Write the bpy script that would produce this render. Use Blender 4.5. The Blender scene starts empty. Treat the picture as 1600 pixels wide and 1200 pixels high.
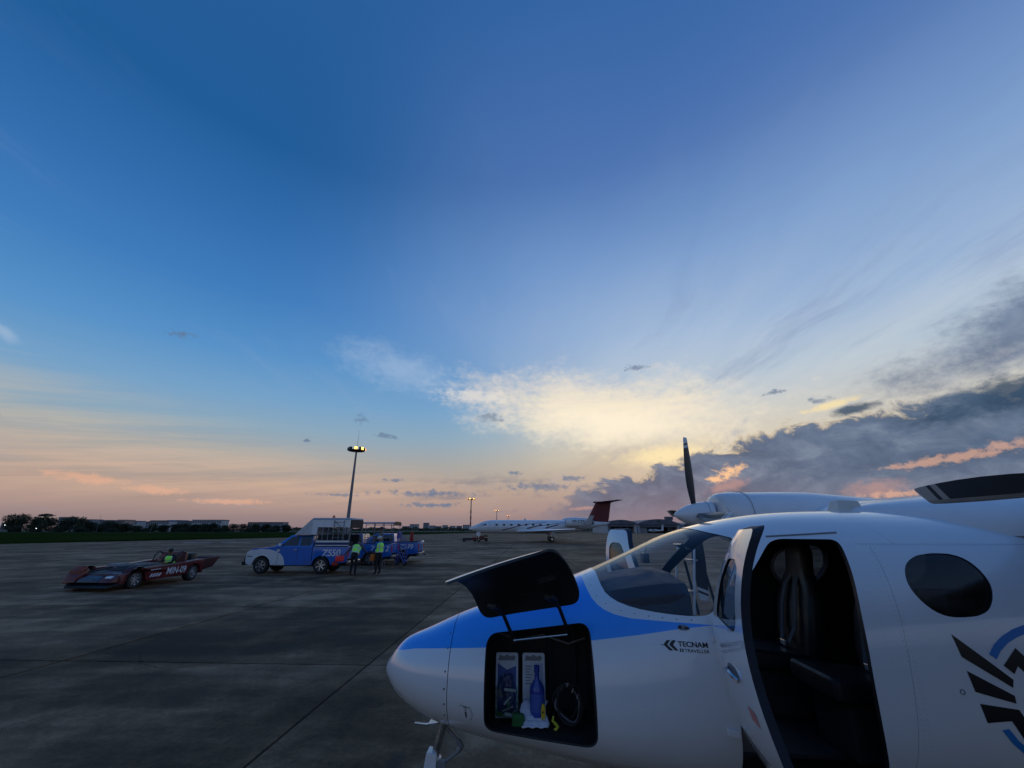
import bpy, bmesh, math, random
from math import sin, cos, pi, radians, sqrt, atan2, tan
from mathutils import Vector, Matrix
from mathutils.bvhtree import BVHTree
import numpy as np

random.seed(7)
SC = bpy.context.scene
COL = SC.collection

# ------------------------------------------------------------------ camera
cam_d = bpy.data.cameras.new('camera')
cam = bpy.data.objects.new('camera', cam_d)
COL.objects.link(cam)
cam_d.sensor_fit = 'HORIZONTAL'
cam_d.sensor_width = 36.0
cam_d.lens = 36.0 * 650.0 / 1600.0
cam_d.clip_start = 0.05
cam_d.clip_end = 20000
cam.location = (0, 0, 2.1)
cam.rotation_euler = (radians(90 + 19.25), 0, 0)
SC.camera = cam

# ------------------------------------------------------------------ colour management
SC.view_settings.view_transform = 'Standard'
SC.view_settings.look = 'None'
SC.view_settings.exposure = 0.0
SC.view_settings.gamma = 1.0
SC.view_settings.use_curve_mapping = False
SC.cycles.use_denoising = True
SC.cycles.max_bounces = 6
SC.cycles.diffuse_bounces = 3
SC.cycles.transparent_max_bounces = 24

def lin(r, g, b):
    f = lambda c: (c / 255) / 12.92 if c / 255 <= .04045 else ((c / 255 + .055) / 1.055) ** 2.4
    return (f(r), f(g), f(b), 1.0)

# ------------------------------------------------------------------ node expressions
class X:
    """a node socket that understands arithmetic"""
    def __init__(s, nt, sock): s.nt, s.k = nt, sock
    def _m(s, op, *a):
        n = s.nt.nodes.new('ShaderNodeMath'); n.operation = op
        for i, v in enumerate((s,) + a):
            if isinstance(v, X): s.nt.links.new(v.k, n.inputs[i])
            else: n.inputs[i].default_value = v
        return X(s.nt, n.outputs[0])
    def __add__(s, o): return s._m('ADD', o)
    def __radd__(s, o): return s._m('ADD', o)
    def __sub__(s, o): return s._m('SUBTRACT', o)
    def __rsub__(s, o): return (s * -1.0) + o
    def __mul__(s, o): return s._m('MULTIPLY', o)
    def __rmul__(s, o): return s._m('MULTIPLY', o)
    def __truediv__(s, o): return s._m('DIVIDE', o)
    def pw(s, o): return s._m('POWER', o)
    def mx(s, o): return s._m('MAXIMUM', o)
    def mn(s, o): return s._m('MINIMUM', o)
    def ab(s): return s._m('ABSOLUTE')
    def exp(s): return s._m('EXPONENT')
    def gt(s, o): return s._m('GREATER_THAN', o)
    def lt(s, o): return s._m('LESS_THAN', o)
    def atan2(s, o): return s._m('ARCTAN2', o)
    def asin(s): return s._m('ARCSINE')
    def ss(s, a, b):            # smoothstep from a to b (a may exceed b)
        n = s.nt.nodes.new('ShaderNodeMapRange'); n.interpolation_type = 'SMOOTHSTEP'
        s.nt.links.new(s.k, n.inputs['Value'])
        inv = a > b
        lo, hi = (b, a) if inv else (a, b)
        n.inputs['From Min'].default_value = lo; n.inputs['From Max'].default_value = hi
        n.inputs['To Min'].default_value = 1.0 if inv else 0.0
        n.inputs['To Max'].default_value = 0.0 if inv else 1.0
        return X(s.nt, n.outputs['Result'])

def xyz(nt, a, b, c):
    n = nt.nodes.new('ShaderNodeCombineXYZ')
    for i, v in enumerate((a, b, c)):
        if isinstance(v, X): nt.links.new(v.k, n.inputs[i])
        else: n.inputs[i].default_value = v
    return X(nt, n.outputs[0])

def noise(nt, vec, scale, detail=4, rough=.55, dist=0.0):
    n = nt.nodes.new('ShaderNodeTexNoise')
    n.inputs['Scale'].default_value = scale; n.inputs['Detail'].default_value = detail
    n.inputs['Roughness'].default_value = rough; n.inputs['Distortion'].default_value = dist
    if vec is not None: nt.links.new(vec.k, n.inputs['Vector'])
    return X(nt, n.outputs[0])

def ramp(nt, fac, stops):
    n = nt.nodes.new('ShaderNodeValToRGB')
    e = n.color_ramp.elements
    while len(e) < len(stops): e.new(0.5)
    for i, (p_, c_) in enumerate(stops):
        e[i].position = p_; e[i].color = c_
    nt.links.new(fac.k, n.inputs[0])
    return X(nt, n.outputs[0])

def mix(nt, fac, a, b, mode='MIX'):
    n = nt.nodes.new('ShaderNodeMix'); n.data_type = 'RGBA'; n.blend_type = mode
    n.clamp_factor = True
    for i, v in ((0, fac), (6, a), (7, b)):
        if isinstance(v, X): nt.links.new(v.k, n.inputs[i])
        else: n.inputs[i].default_value = v
    return X(nt, n.outputs[2])

def fcurve(nt, val, pts, x0, x1, y0, y1):
    """piecewise curve through pts, input x0..x1, output y0..y1"""
    n = nt.nodes.new('ShaderNodeFloatCurve')
    c = n.mapping.curves[0]
    P = [((a - x0) / (x1 - x0), (b - y0) / (y1 - y0)) for a, b in pts]
    while len(c.points) < len(P): c.points.new(.5, .5)
    for q, (a, b) in zip(c.points, P):
        q.location = (a, b); q.handle_type = 'VECTOR' if len(P) > 6 else 'AUTO'
    n.mapping.extend = 'HORIZONTAL'
    n.mapping.update()
    t = (val - x0) / (x1 - x0)
    nt.links.new(t.k, n.inputs['Value'])
    return X(nt, n.outputs[0]) * (y1 - y0) + y0

# ------------------------------------------------------------------ world: dusk sky with clouds
SUN_AZ, SUN_EL = 20.0, 0.3          # degrees right of straight ahead, above the horizon
W = bpy.data.worlds.new('World'); SC.world = W; W.use_nodes = True
nt = W.node_tree; nt.nodes.clear()
tc = nt.nodes.new('ShaderNodeTexCoord')
sp = nt.nodes.new('ShaderNodeSeparateXYZ'); nt.links.new(tc.outputs['Generated'], sp.inputs[0])
dx, dy, dz = (X(nt, sp.outputs[i]) for i in range(3))
az = dx.atan2(dy) * (180 / pi)                # 0 ahead, + to the right
el = dz.mn(1.0).mx(-1.0).asin() * (180 / pi)
e90 = el.mx(0.0) / 90.0
def stops(*p): return [(a / 90, lin(*c)) for a, c in p]
r_left = ramp(nt, e90, stops((0, (136, 118, 124)), (2, (164, 140, 136)), (4.5, (176, 153, 141)), (8, (164, 163, 160)),
    (11.5, (138, 166, 186)), (15, (116, 160, 198)), (20, (86, 144, 198)), (27, (62, 122, 186)), (34, (50, 108, 172)), (43, (32, 91, 151)), (62, (40, 92, 153)), (90, (40, 86, 146))))
r_right = ramp(nt, e90, stops((0, (128, 120, 132)), (3, (160, 142, 142)), (6, (186, 164, 148)), (9, (200, 184, 162)),
    (13, (196, 194, 188)), (18, (160, 182, 204)), (25, (122, 160, 206)), (34, (98, 142, 198)), (45, (72, 112, 174)), (62, (52, 99, 162)), (90, (42, 88, 148))))
r_back = ramp(nt, e90, stops((0, (122, 126, 136)), (5, (138, 144, 158)), (12, (130, 146, 170)), (22, (102, 134, 178)), (40, (64, 106, 164)), (90, (41, 87, 147))))
t_hi = el.ss(15, 30)
t_lr = az.ss(-38, 14) * t_hi + az.ss(-10, 22) * (1.0 - t_hi)
base = mix(nt, t_lr, r_left, r_right)
t_bk = az.ss(70, 125).mx((az * -1.0).ss(90, 165))
base = mix(nt, t_bk, base, r_back)

# cloud plane: parallel streaks that run towards the sunset converge there
inv = (dz.mx(0.0) + 0.13)
px, py = dx / inv, dy / inv
ca, sa = cos(radians(4)), sin(radians(4))
q1 = px * sa + py * ca          # along the streaks
q2 = px * ca - py * sa          # across
n_w = noise(nt, xyz(nt, px, py, 3.1), .55, 3, .5)
n_st = noise(nt, xyz(nt, q1 * .22, q2 + n_w * .9, 0.0), 1.5, 5, .60)
n_st2 = noise(nt, xyz(nt, q1 * .35 + 9, q2 * 1.5 + n_w * 1.2, 2.0), 2.6, 5, .62)
n_big = noise(nt, xyz(nt, q1 * .45 + 4, q2 * .8, 7.0), .55, 4, .5)
ahead = az.ab().ss(110, 60)
# high veil, strongest right of centre and fading up and to the left
veil_reg = az.ss(-14, 30) * el.ss(54, 17) * el.ss(2, 9)
veil = (n_st * .9 + n_big * .7 - .42).ss(-.02, .55) * veil_reg * .58 * ahead
veil_col = ramp(nt, e90, stops((0, (205, 178, 152)), (9, (236, 222, 192)), (15, (226, 226, 216)), (24, (200, 212, 224)), (38, (150, 172, 206)), (60, (96, 126, 184))))
sky = mix(nt, veil, base, veil_col)
# darker streaks inside the veil
dk = (n_st2.ss(.50, .72) * veil_reg * az.ss(4, 26) * .8)
sky = mix(nt, dk, sky, mix(nt, .45, sky, lin(96, 122, 166)))
# faint streaks elsewhere
thin = n_st2.ss(.52, .82) * el.ss(60, 25) * .20
sky = mix(nt, thin, sky, lin(150, 166, 200))

soft = (n_big * .6 + n_w * .5).ss(.42, .74) * el.ss(66, 30) * el.ss(10, 22) * az.ss(-26, 2) * .24
sky = mix(nt, soft, sky, lin(168, 188, 218))
# coordinates on the dome, in degrees, ruffled by noise for cloud edges
pdeg = xyz(nt, az, el, 0.0)
dvec = xyz(nt, az * .1, el * .16, 0.0)
nA = noise(nt, dvec, 1.0, 4, .56)             # clumps about ten degrees wide
nB = noise(nt, dvec, 3.6, 5, .64)
nD = noise(nt, xyz(nt, az, el * 1.5, 2.0), 1.1, 5, .66)          # fine rags, under a degree
nC = noise(nt, xyz(nt, az * .05, el * .42, 5.0), 1.3, 5, .58)    # flat layers
nS = noise(nt, xyz(nt, az * .035, (el - az * .10) * .55, 11.0), 1.6, 5, .60)
rag = (nA - .5) * 2.0 + (nB - .5) * 1.3
ragf = nD - .5
def oval(a0, e0, wa, we, tilt=0.0):
    """0 at the centre, 1 on the rim of an ellipse (degrees of azimuth and elevation)"""
    m = nt.nodes.new('ShaderNodeMapping'); m.vector_type = 'TEXTURE'
    nt.links.new(pdeg.k, m.inputs[0])
    m.inputs['Location'].default_value = (a0, e0, 0); m.inputs['Rotation'].default_value = (0, 0, math.atan(tilt)); m.inputs['Scale'].default_value = (wa, we, 1)
    v = nt.nodes.new('ShaderNodeVectorMath'); v.operation = 'LENGTH'; nt.links.new(m.outputs[0], v.inputs[0])
    return X(nt, v.outputs['Value'])
def blob(*a, rough=.55, fine=0.0):
    r = oval(*a[0])
    for q in a[1:]: r = r.mn(oval(*q))
    r = r + rag * rough
    return r + ragf * fine if fine else r

# pale lit layer round the place where the sun went down
g1 = blob((12, 15.6, 23, 5.6, -.10), rough=.60, fine=.6).ss(1.15, .15)
sky = mix(nt, g1 * .82, sky, mix(nt, (nC * .8 + el * .012 - .12).ss(.3, .62), lin(255, 238, 202), lin(238, 224, 206)))
g2 = blob((14, 13.4, 13, 3.6, -.12), rough=.40).ss(1.05, .1)
sky = mix(nt, g2 * .85, sky, lin(255, 241, 214))
g3 = blob((20.5, 9.0, 7, 1.7, .05), rough=.45, fine=.6).ss(1.1, .2)
sky = mix(nt, g3 * .85, sky, lin(255, 232, 178))
# soft creamy layer, low on the left
l1 = (nS * 1.15 + nC * .35).ss(.50, .92) * (el + (az.mx(-75.0) + 50.0) * .20).ss(17, 9) * el.ss(1.0, 5.0) * az.ss(6, -12) * az.ss(-172, -115)
sky = mix(nt, l1 * .85, sky, ramp(nt, e90, stops((0, (186, 154, 142)), (6, (208, 176, 154)), (10, (180, 178, 170)), (16, (164, 178, 192)))))
l2 = blob((-45.2, 4.6, 3.8, .6, -.10), (-39.5, 3.8, 3.0, .6, -.04), (-33, 2.9, 5, .35), rough=.42, fine=1.8).ss(1.0, .25)
sky = mix(nt, l2 * .6, sky, lin(232, 176, 146))
# bright wisps at the tip of the pale layer
w1 = blob((-5.5, 17.4, 6.5, 1.25, -.06), rough=.55, fine=1.2).ss(1.0, .2)
sky = mix(nt, w1 * .75, sky, lin(226, 220, 212))
w2 = blob((-16, 20.5, 10, 3.6, -.22), (-53.6, 16.4, 1.6, .6, -.5), rough=.6, fine=.6).ss(1.1, .1)
sky = mix(nt, w2 * .42, sky, lin(180, 198, 220))

# flat grey-violet bands near the horizon, ahead
fb = (nC * .75 + nB * .45).ss(.60, .76) * el.ss(8.5, 4.5) * el.ss(.8, 2.2) * az.ss(-16, -6) * az.ss(44, 20)
sky = mix(nt, fb * .72, sky, lin(116, 118, 136))
# small dark cloudlets
cl = blob((-3.2, 14.6, 2.1, .8), (-20.5, 13.4, .9, .7), (-17.4, 11.6, 2.2, .5), (17.6, 20.6, 2.2, .5), (-41.5, 20.2, 2.0, .6), (37.5, 13.6, 1.6, .5), (33.5, 15.2, 1.6, .4),
          (-52.6, 9.3, 1.1, .3), (-26.5, 10.3, .7, .3), (-11.5, 4.4, 7.5, .6), (-10.5, 3.0, 5.5, .4), (3.5, 5.4, 5.5, .75), (8.2, 6.4, 2.0, .5), (-15.5, 6.0, 1.4, .35), (-22, 4.0, 3.4, .25), (.4, 7.2, 1.4, .35), rough=.45, fine=3.2).ss(.95, .15)
sky = mix(nt, cl * (nA.ss(.25, .65) * .5 + .35), sky, lin(96, 116, 146))
# heaped bank climbing to the right, lit gaps in it
bank_top = fcurve(nt, az, [(0, 1.0), (8, 4.2), (14, 6.3), (19, 7.6), (23.5, 9.0), (29, 10.6), (35, 11.3), (40, 11.7), (44, 12.0), (50, 12.0), (56, 12.4), (64, 13), (76, 13), (92, 10), (120, 5), (150, 2)], 0, 150, 0, 30)
puff = noise(nt, dvec, 2.4, 6, .62, .5)
bk = (bank_top - el + (puff - .5) * 7.0 + (nA - .5) * 3.0 + ragf * 1.2)
bank = bk.ss(-.25, .75) * az.ss(1, 11)
shade = (puff * 1.1 + nA * .35 + nB * .35)
bank_col = ramp(nt, shade.ss(.50, 1.22), [(0, lin(58, 80, 108)), (.45, lin(76, 98, 128)), (.75, lin(93, 112, 139)), (1, lin(116, 132, 155))])
bank_col = mix(nt, el.ss(6.5, 1.0) * .60, bank_col, lin(112, 114, 132))
rim = bk.ss(1.0, .1) * bk.ss(-.3, .3) * az.ss(13, 20) * az.ss(48, 38)
bank_op = bank
up_c = blob((55, 17.0, 14, 3.8, .30), (66, 16, 12, 5), rough=.55, fine=.7).ss(1.15, .15)
sky = mix(nt, up_c * .86, sky, mix(nt, puff.ss(.35, .7), lin(84, 102, 134), lin(116, 132, 158)))
sky = mix(nt, bank_op * .96, sky, bank_col)
sky = mix(nt, rim * .25, sky, lin(255, 222, 160))
# heavier slab high on the right
slab = blob((52.5, 11.4, 10.5, 1.9, .10), (40.5, 12.2, 2.6, .7, .12), rough=.50, fine=.8).ss(1.05, .35)
sky = mix(nt, slab * .9, sky, mix(nt, puff.ss(.4, .7), lin(44, 70, 96), lin(60, 85, 111)))
# orange light through the gaps
o1 = blob((27.2, 6.5, 1.9, 1.0, .35), (25.6, 5.8, 1.3, .7, .3), rough=.5, fine=2.6).ss(1.0, .2)
sky = mix(nt, o1 * .95, sky, lin(248, 196, 148))
o2 = blob((40.5, 3.9, 3.6, 1.4, .05), (27, 5.0, 3.2, .9, .2), (10.0, 2.6, 3.0, .3, .05), rough=.42, fine=1.2).ss(1.0, .2)
sky = mix(nt, o2 * .5, sky, lin(204, 154, 140))
o3 = blob((45.5, 6.2, 5.8, .55, .10), (52, 7.2, 5.0, .6, .10), (41.5, 3.3, 2.6, .5, .05), rough=.55, fine=3.0).ss(1.0, .15)
sky = mix(nt, o3 * .52, sky, lin(236, 180, 148))
o4 = blob((38.5, 12.9, 3.6, .55, .14), rough=.42, fine=1.2).ss(1.0, .25)
sky = mix(nt, o4 * .75, sky, lin(250, 226, 168))
# dusk air near the horizon
sky = mix(nt, el.ss(2.6, .0) * .45, sky, mix(nt, t_bk, lin(142, 126, 130), lin(110, 114, 126)))
# below the horizon
sky = mix(nt, el.ss(-.3, -1.2), sky, lin(44, 46, 54))

st = nt.nodes.new('ShaderNodeTexSky'); st.sky_type = 'NISHITA'; st.sun_disc = False
st.sun_elevation = radians(SUN_EL); st.sun_rotation = radians(SUN_AZ)
st.air_density = 1.0; st.dust_density = 1.5; st.ozone_density = 2.0
bgA = nt.nodes.new('ShaderNodeBackground'); nt.links.new(st.outputs[0], bgA.inputs[0]); bgA.inputs[1].default_value = 0.012
bgB = nt.nodes.new('ShaderNodeBackground'); nt.links.new(sky.k, bgB.inputs[0]); bgB.inputs[1].default_value = 1.0
ad = nt.nodes.new('ShaderNodeAddShader'); nt.links.new(bgA.outputs[0], ad.inputs[0]); nt.links.new(bgB.outputs[0], ad.inputs[1])
wo = nt.nodes.new('ShaderNodeOutputWorld'); nt.links.new(ad.outputs[0], wo.inputs[0])
W.cycles.sampling_method = 'NONE'

# the sun itself is behind the cloud bank: a weak, broad, warm rest of it
sun_d = bpy.data.lights.new('sun', 'SUN'); sun_d.energy = 0.02; sun_d.angle = radians(12); sun_d.color = (1.0, .74, .48)
sun = bpy.data.objects.new('sun', sun_d); COL.objects.link(sun)
_s = Vector((sin(radians(SUN_AZ)) * cos(radians(7)), cos(radians(SUN_AZ)) * cos(radians(7)), sin(radians(7))))
sun.rotation_euler = _s.to_track_quat('Z', 'Y').to_euler()

# ------------------------------------------------------------------ materials
def mat(name, col, rough=.6, metal=0.0, spec=.5, coat=0.0, var=0.0, vscale=6.0, bump=0.0, bscale=60.0, emit=None, estr=0.0):
    m = bpy.data.materials.new(name); m.use_nodes = True
    t = m.node_tree; b = t.nodes['Principled BSDF']
    c = tuple(col) + ((1.0,) if len(col) == 3 else ())
    b.inputs['Base Color'].default_value = c
    b.inputs['Roughness'].default_value = rough; b.inputs['Metallic'].default_value = metal
    b.inputs['Specular IOR Level'].default_value = spec; b.inputs['Coat Weight'].default_value = coat
    b.inputs['Coat Roughness'].default_value = .08
    if var or bump:
        o = t.nodes.new('ShaderNodeTexCoord'); v = X(t, o.outputs['Object'])
    if var:
        n = noise(t, v, vscale, 4, .6)
        d = tuple(max(0, q * (1 - var)) for q in c[:3]) + (1,); u = tuple(min(1, q * (1 + var)) for q in c[:3]) + (1,)
        t.links.new(mix(t, n.ss(.3, .7), d, u).k, b.inputs['Base Color'])
        t.links.new((n.ss(.3, .7) * .16 + (rough - .08)).k, b.inputs['Roughness'])
    if bump:
        n2 = noise(t, v, bscale, 3, .6)
        bp = t.nodes.new('ShaderNodeBump'); bp.inputs['Strength'].default_value = bump; bp.inputs['Distance'].default_value = .01
        t.links.new(n2.k, bp.inputs['Height']); t.links.new(bp.outputs[0], b.inputs['Normal'])
    if emit:
        b.inputs['Emission Color'].default_value = tuple(emit) + (1,); b.inputs['Emission Strength'].default_value = estr
    return m

def glass(name, tint=(1, 1, 1), ior=1.5, rough=0.0, dark=0.0):
    """thin pane: clear (tinted) with a Fresnel reflection"""
    m = bpy.data.materials.new(name); m.use_nodes = True; t = m.node_tree; t.nodes.clear()
    fr = t.nodes.new('ShaderNodeFresnel'); fr.inputs[0].default_value = ior
    tr = t.nodes.new('ShaderNodeBsdfTransparent'); tr.inputs[0].default_value = tuple(tint) + (1,)
    gl = t.nodes.new('ShaderNodeBsdfGlossy'); gl.inputs['Roughness'].default_value = rough; gl.inputs[0].default_value = (.95, .95, .95, 1)
    ge = t.nodes.new('ShaderNodeNewGeometry'); fac = X(t, fr.outputs[0]) * (1.0 - X(t, ge.outputs['Backfacing']))     # the far face of a thin pane adds nothing
    mx = t.nodes.new('ShaderNodeMixShader'); t.links.new(fac.k, mx.inputs[0]); t.links.new(tr.outputs[0], mx.inputs[1]); t.links.new(gl.outputs[0], mx.inputs[2])
    o = t.nodes.new('ShaderNodeOutputMaterial'); t.links.new(mx.outputs[0], o.inputs[0])
    return m

M = {}
M['white'] = mat('white_paint', (.74, .76, .79), .32, coat=.5, var=.04, vscale=3)
M['white_dull'] = mat('white_dull', (.55, .57, .6), .55, var=.12, vscale=3)
M['cream'] = mat('cream', (.62, .61, .56), .5, var=.08)
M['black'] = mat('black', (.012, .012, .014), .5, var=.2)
M['rubber'] = mat('rubber', (.02, .02, .021), .8, var=.2, vscale=20)
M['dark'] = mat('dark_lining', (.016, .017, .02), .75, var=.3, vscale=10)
M['navy'] = mat('navy_trim', (.014, .022, .04), .7, var=.2)
M['grey'] = mat('grey_metal', (.3, .31, .33), .4, metal=.7, var=.12, vscale=12)
M['steel'] = mat('steel', (.6, .6, .62), .25, metal=1.0, var=.1, vscale=15)
M['alloy'] = mat('alloy', (.72, .73, .75), .28, metal=.9, var=.06)
M['galv'] = mat('galvanised', (.22, .235, .26), .6, metal=.3, var=.2, vscale=2)
M['blue'] = mat('blue_paint', (.008, .045, .32), .3, coat=.5, var=.06)
M['blue_dk'] = mat('blue_dark', (.01, .03, .15), .4, var=.1)
M['red'] = mat('red_paint', (.115, .010, .012), .42, coat=.2, var=.25, vscale=5)
M['red_dk'] = mat('dark_red', (.15, .010, .018), .45, coat=.2, var=.1)
M['red_lamp'] = mat('red_lens', (.45, .015, .015), .25, emit=(1, .03, .03), estr=.012)
M['orange'] = mat('orange_cloth', (.62, .16, .02), .7, var=.15)
M['amber'] = mat('amber_lens', (.8, .18, .03), .3)
M['lime'] = mat('lime_vest', (.26, .85, .10), .6, var=.1, emit=(.3, 1, .12), estr=.05)  # faint emission added to brighten the vests, the cloth is no lamp
M['tape'] = mat('reflective_tape', (.6, .62, .6), .35, var=.1)
M['skin'] = mat('skin', (.22, .12, .075), .6)
M['cloth_dk'] = mat('dark_trousers', (.012, .013, .018), .85, var=.2)
M['cloth_gr'] = mat('grey_shirt', (.06, .075, .10), .85, var=.2)
M['cloth_bl'] = mat('blue_shirt', (.02, .10, .42), .8, var=.2)
M['khaki'] = mat('khaki_cloth', (.14, .13, .09), .85, var=.3)
M['glass_dk'] = mat('dark_glass', (.012, .014, .018), .05, spec=.8)
M['glass'] = glass('clear_glass', (.965, .975, .98))
M['glass_cab'] = glass('cabin_glass', (.52, .54, .57))
M['lens'] = mat('lamp_lens', (.75, .78, .8), .12, coat=.5)
M['bark'] = mat('bark', (.045, .035, .027), .9, var=.3)
M['leaf1'] = mat('leaf_dark', (.028, .045, .022), .7, var=.45, vscale=.6)
M['leaf2'] = mat('leaf_mid', (.036, .058, .026), .7, var=.45, vscale=.6)
M['wall1'] = mat('render_pale', (.42, .43, .45), .8, var=.15, vscale=.3)
M['wall2'] = mat('render_grey', (.25, .27, .31), .8, var=.15, vscale=.3)
M['wall3'] = mat('render_pink', (.36, .27, .25), .8, var=.15, vscale=.3)
M['roof_dk'] = mat('roof_sheet', (.11, .12, .15), .6, var=.2, vscale=.3)
M['win_far'] = mat('far_window', (.03, .035, .045), .3)
M['sodium'] = mat('sodium_lamp', (.9, .6, .25), .4, emit=(1.0, .42, .07), estr=6.0)
M['whitelamp'] = mat('white_lamp', (.9, .9, .9), .4, emit=(.9, 1.0, .9), estr=3.0)
M['paintline'] = mat('apron_paint', (.55, .56, .55), .6, var=.35, vscale=1.2)

def concrete(name, joints):
    m = bpy.data.materials.new(name); m.use_nodes = True; t = m.node_tree; b = t.nodes['Principled BSDF']
    g = t.nodes.new('ShaderNodeNewGeometry'); P = X(t, g.outputs['Position'])
    s3 = t.nodes.new('ShaderNodeSeparateXYZ'); t.links.new(P.k, s3.inputs[0])
    wx, wy = X(t, s3.outputs[0]), X(t, s3.outputs[1])
    big = noise(t, P, .16, 5, .6); mid = noise(t, P, .85, 6, .62); fine = noise(t, P, 14, 5, .7); grit = noise(t, P, 90, 2, .6)
    drag = noise(t, xyz(t, wx * .12, wy * 1.1, 0), .8, 5, .6, .6)        # sweepings and tyre drag across the apron
    v = big.ss(.25, .75) * .40 + mid.ss(.25, .75) * .34 + drag.ss(.3, .7) * .16 + fine * .34 + grit * .22
    oi = t.nodes.new('ShaderNodeObjectInfo')
    v = v + (X(t, oi.outputs['Random']) - .5) * (.16 if joints is None else 0.0)
    col = ramp(t, v.ss(.38, 1.08), [(0, (.026, .0170, .0100, 1)), (.28, (.092, .0575, .0328, 1)), (.56, (.168, .107, .062, 1)), (1, (.37, .25, .155, 1))])
    pale = noise(t, P, .42, 7, .72).ss(.60, .74) * mid.ss(.42, .7)        # worn, whitish patches
    col = mix(t, pale * .75, col, (.30, .225, .155, 1))
    spot = noise(t, P, .62, 4, .5, .8).ss(.66, .74)                         # oil and rubber
    col = mix(t, spot * .6, col, (.035, .034, .035, 1))
    vo = t.nodes.new('ShaderNodeTexVoronoi'); vo.feature = 'DISTANCE_TO_EDGE'; vo.inputs['Scale'].default_value = .17
    wv = noise(t, P, 1.3, 4, .6); t.links.new(xyz(t, wx + wv * 2.2, wy + big * 3.0, 0).k, vo.inputs['Vector'])
    crack = X(t, vo.outputs['Distance']).ss(.0035, .0008) * noise(t, P, .11, 2, .5).ss(.47, .56)      # a few wandering cracks
    col = mix(t, crack * .75, col, (.016, .013, .010, 1))
    ty = noise(t, xyz(t, wx * .05 + wy * .012, wy * .9 - wx * .22, 4), .55, 3, .5, .3).ss(.58, .66) * mid.ss(.3, .6)   # rubber streaks
    col = mix(t, ty * .28, col, (.028, .022, .017, 1))
    if joints:
        u = wx * cos(JA) - wy * sin(JA) - joints[0]; w = wx * sin(JA) + wy * cos(JA) - joints[1]
        def line(q, per, wid):
            f = (q / per)._m('FRACT'); d = (f - .5).ab() * -1.0 + .5
            return (d * per).ss(wid, wid * .3)
        far = wy.ss(160, 40)
        jl = line(u, joints[2], .09).mx(line(w, joints[3], .09)) * far
        col = mix(t, jl * .8, col, (.02, .02, .02, 1))
    t.links.new(col.k, b.inputs['Base Color'])
    t.links.new((mid.ss(.3, .7) * .16 + fine * .1 + .62).k, b.inputs['Roughness'])
    b.inputs['Specular IOR Level'].default_value = .10
    bp = t.nodes.new('ShaderNodeBump'); bp.inputs['Strength'].default_value = .5; bp.inputs['Distance'].default_value = .006
    t.links.new((fine * .6 + grit * .5 + mid * .5).k, bp.inputs['Height']); t.links.new(bp.outputs[0], b.inputs['Normal'])
    return m

# ------------------------------------------------------------------ mesh helpers
def link(name, me, m=None, parent=None, smooth=False):
    o = bpy.data.objects.new(name, me); COL.objects.link(o)
    if m is not None and not me.materials:
        for q in (m if isinstance(m, (list, tuple)) else [m]): me.materials.append(q)
    if parent is not None: o.parent = parent
    if smooth:
        for p_ in me.polygons: p_.use_smooth = True
    return o

def tag(o, label=None, cat=None, group=None, kind=None):
    if label: o['label'] = label
    if cat: o['category'] = cat
    if group: o['group'] = group
    if kind: o['kind'] = kind
    return o

def thing(name, label, cat, loc=(0, 0, 0), rz=0.0, group=None):
    o = bpy.data.objects.new(name, None); COL.objects.link(o)
    o.location = loc; o.rotation_euler = (0, 0, rz); o.empty_display_size = .2
    return tag(o, label, cat, group)

def copy_tree(o, parent=None):
    c = o.copy(); COL.objects.link(c); c.parent = parent
    for ch in list(o.children): copy_tree(ch, c)
    return c

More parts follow.
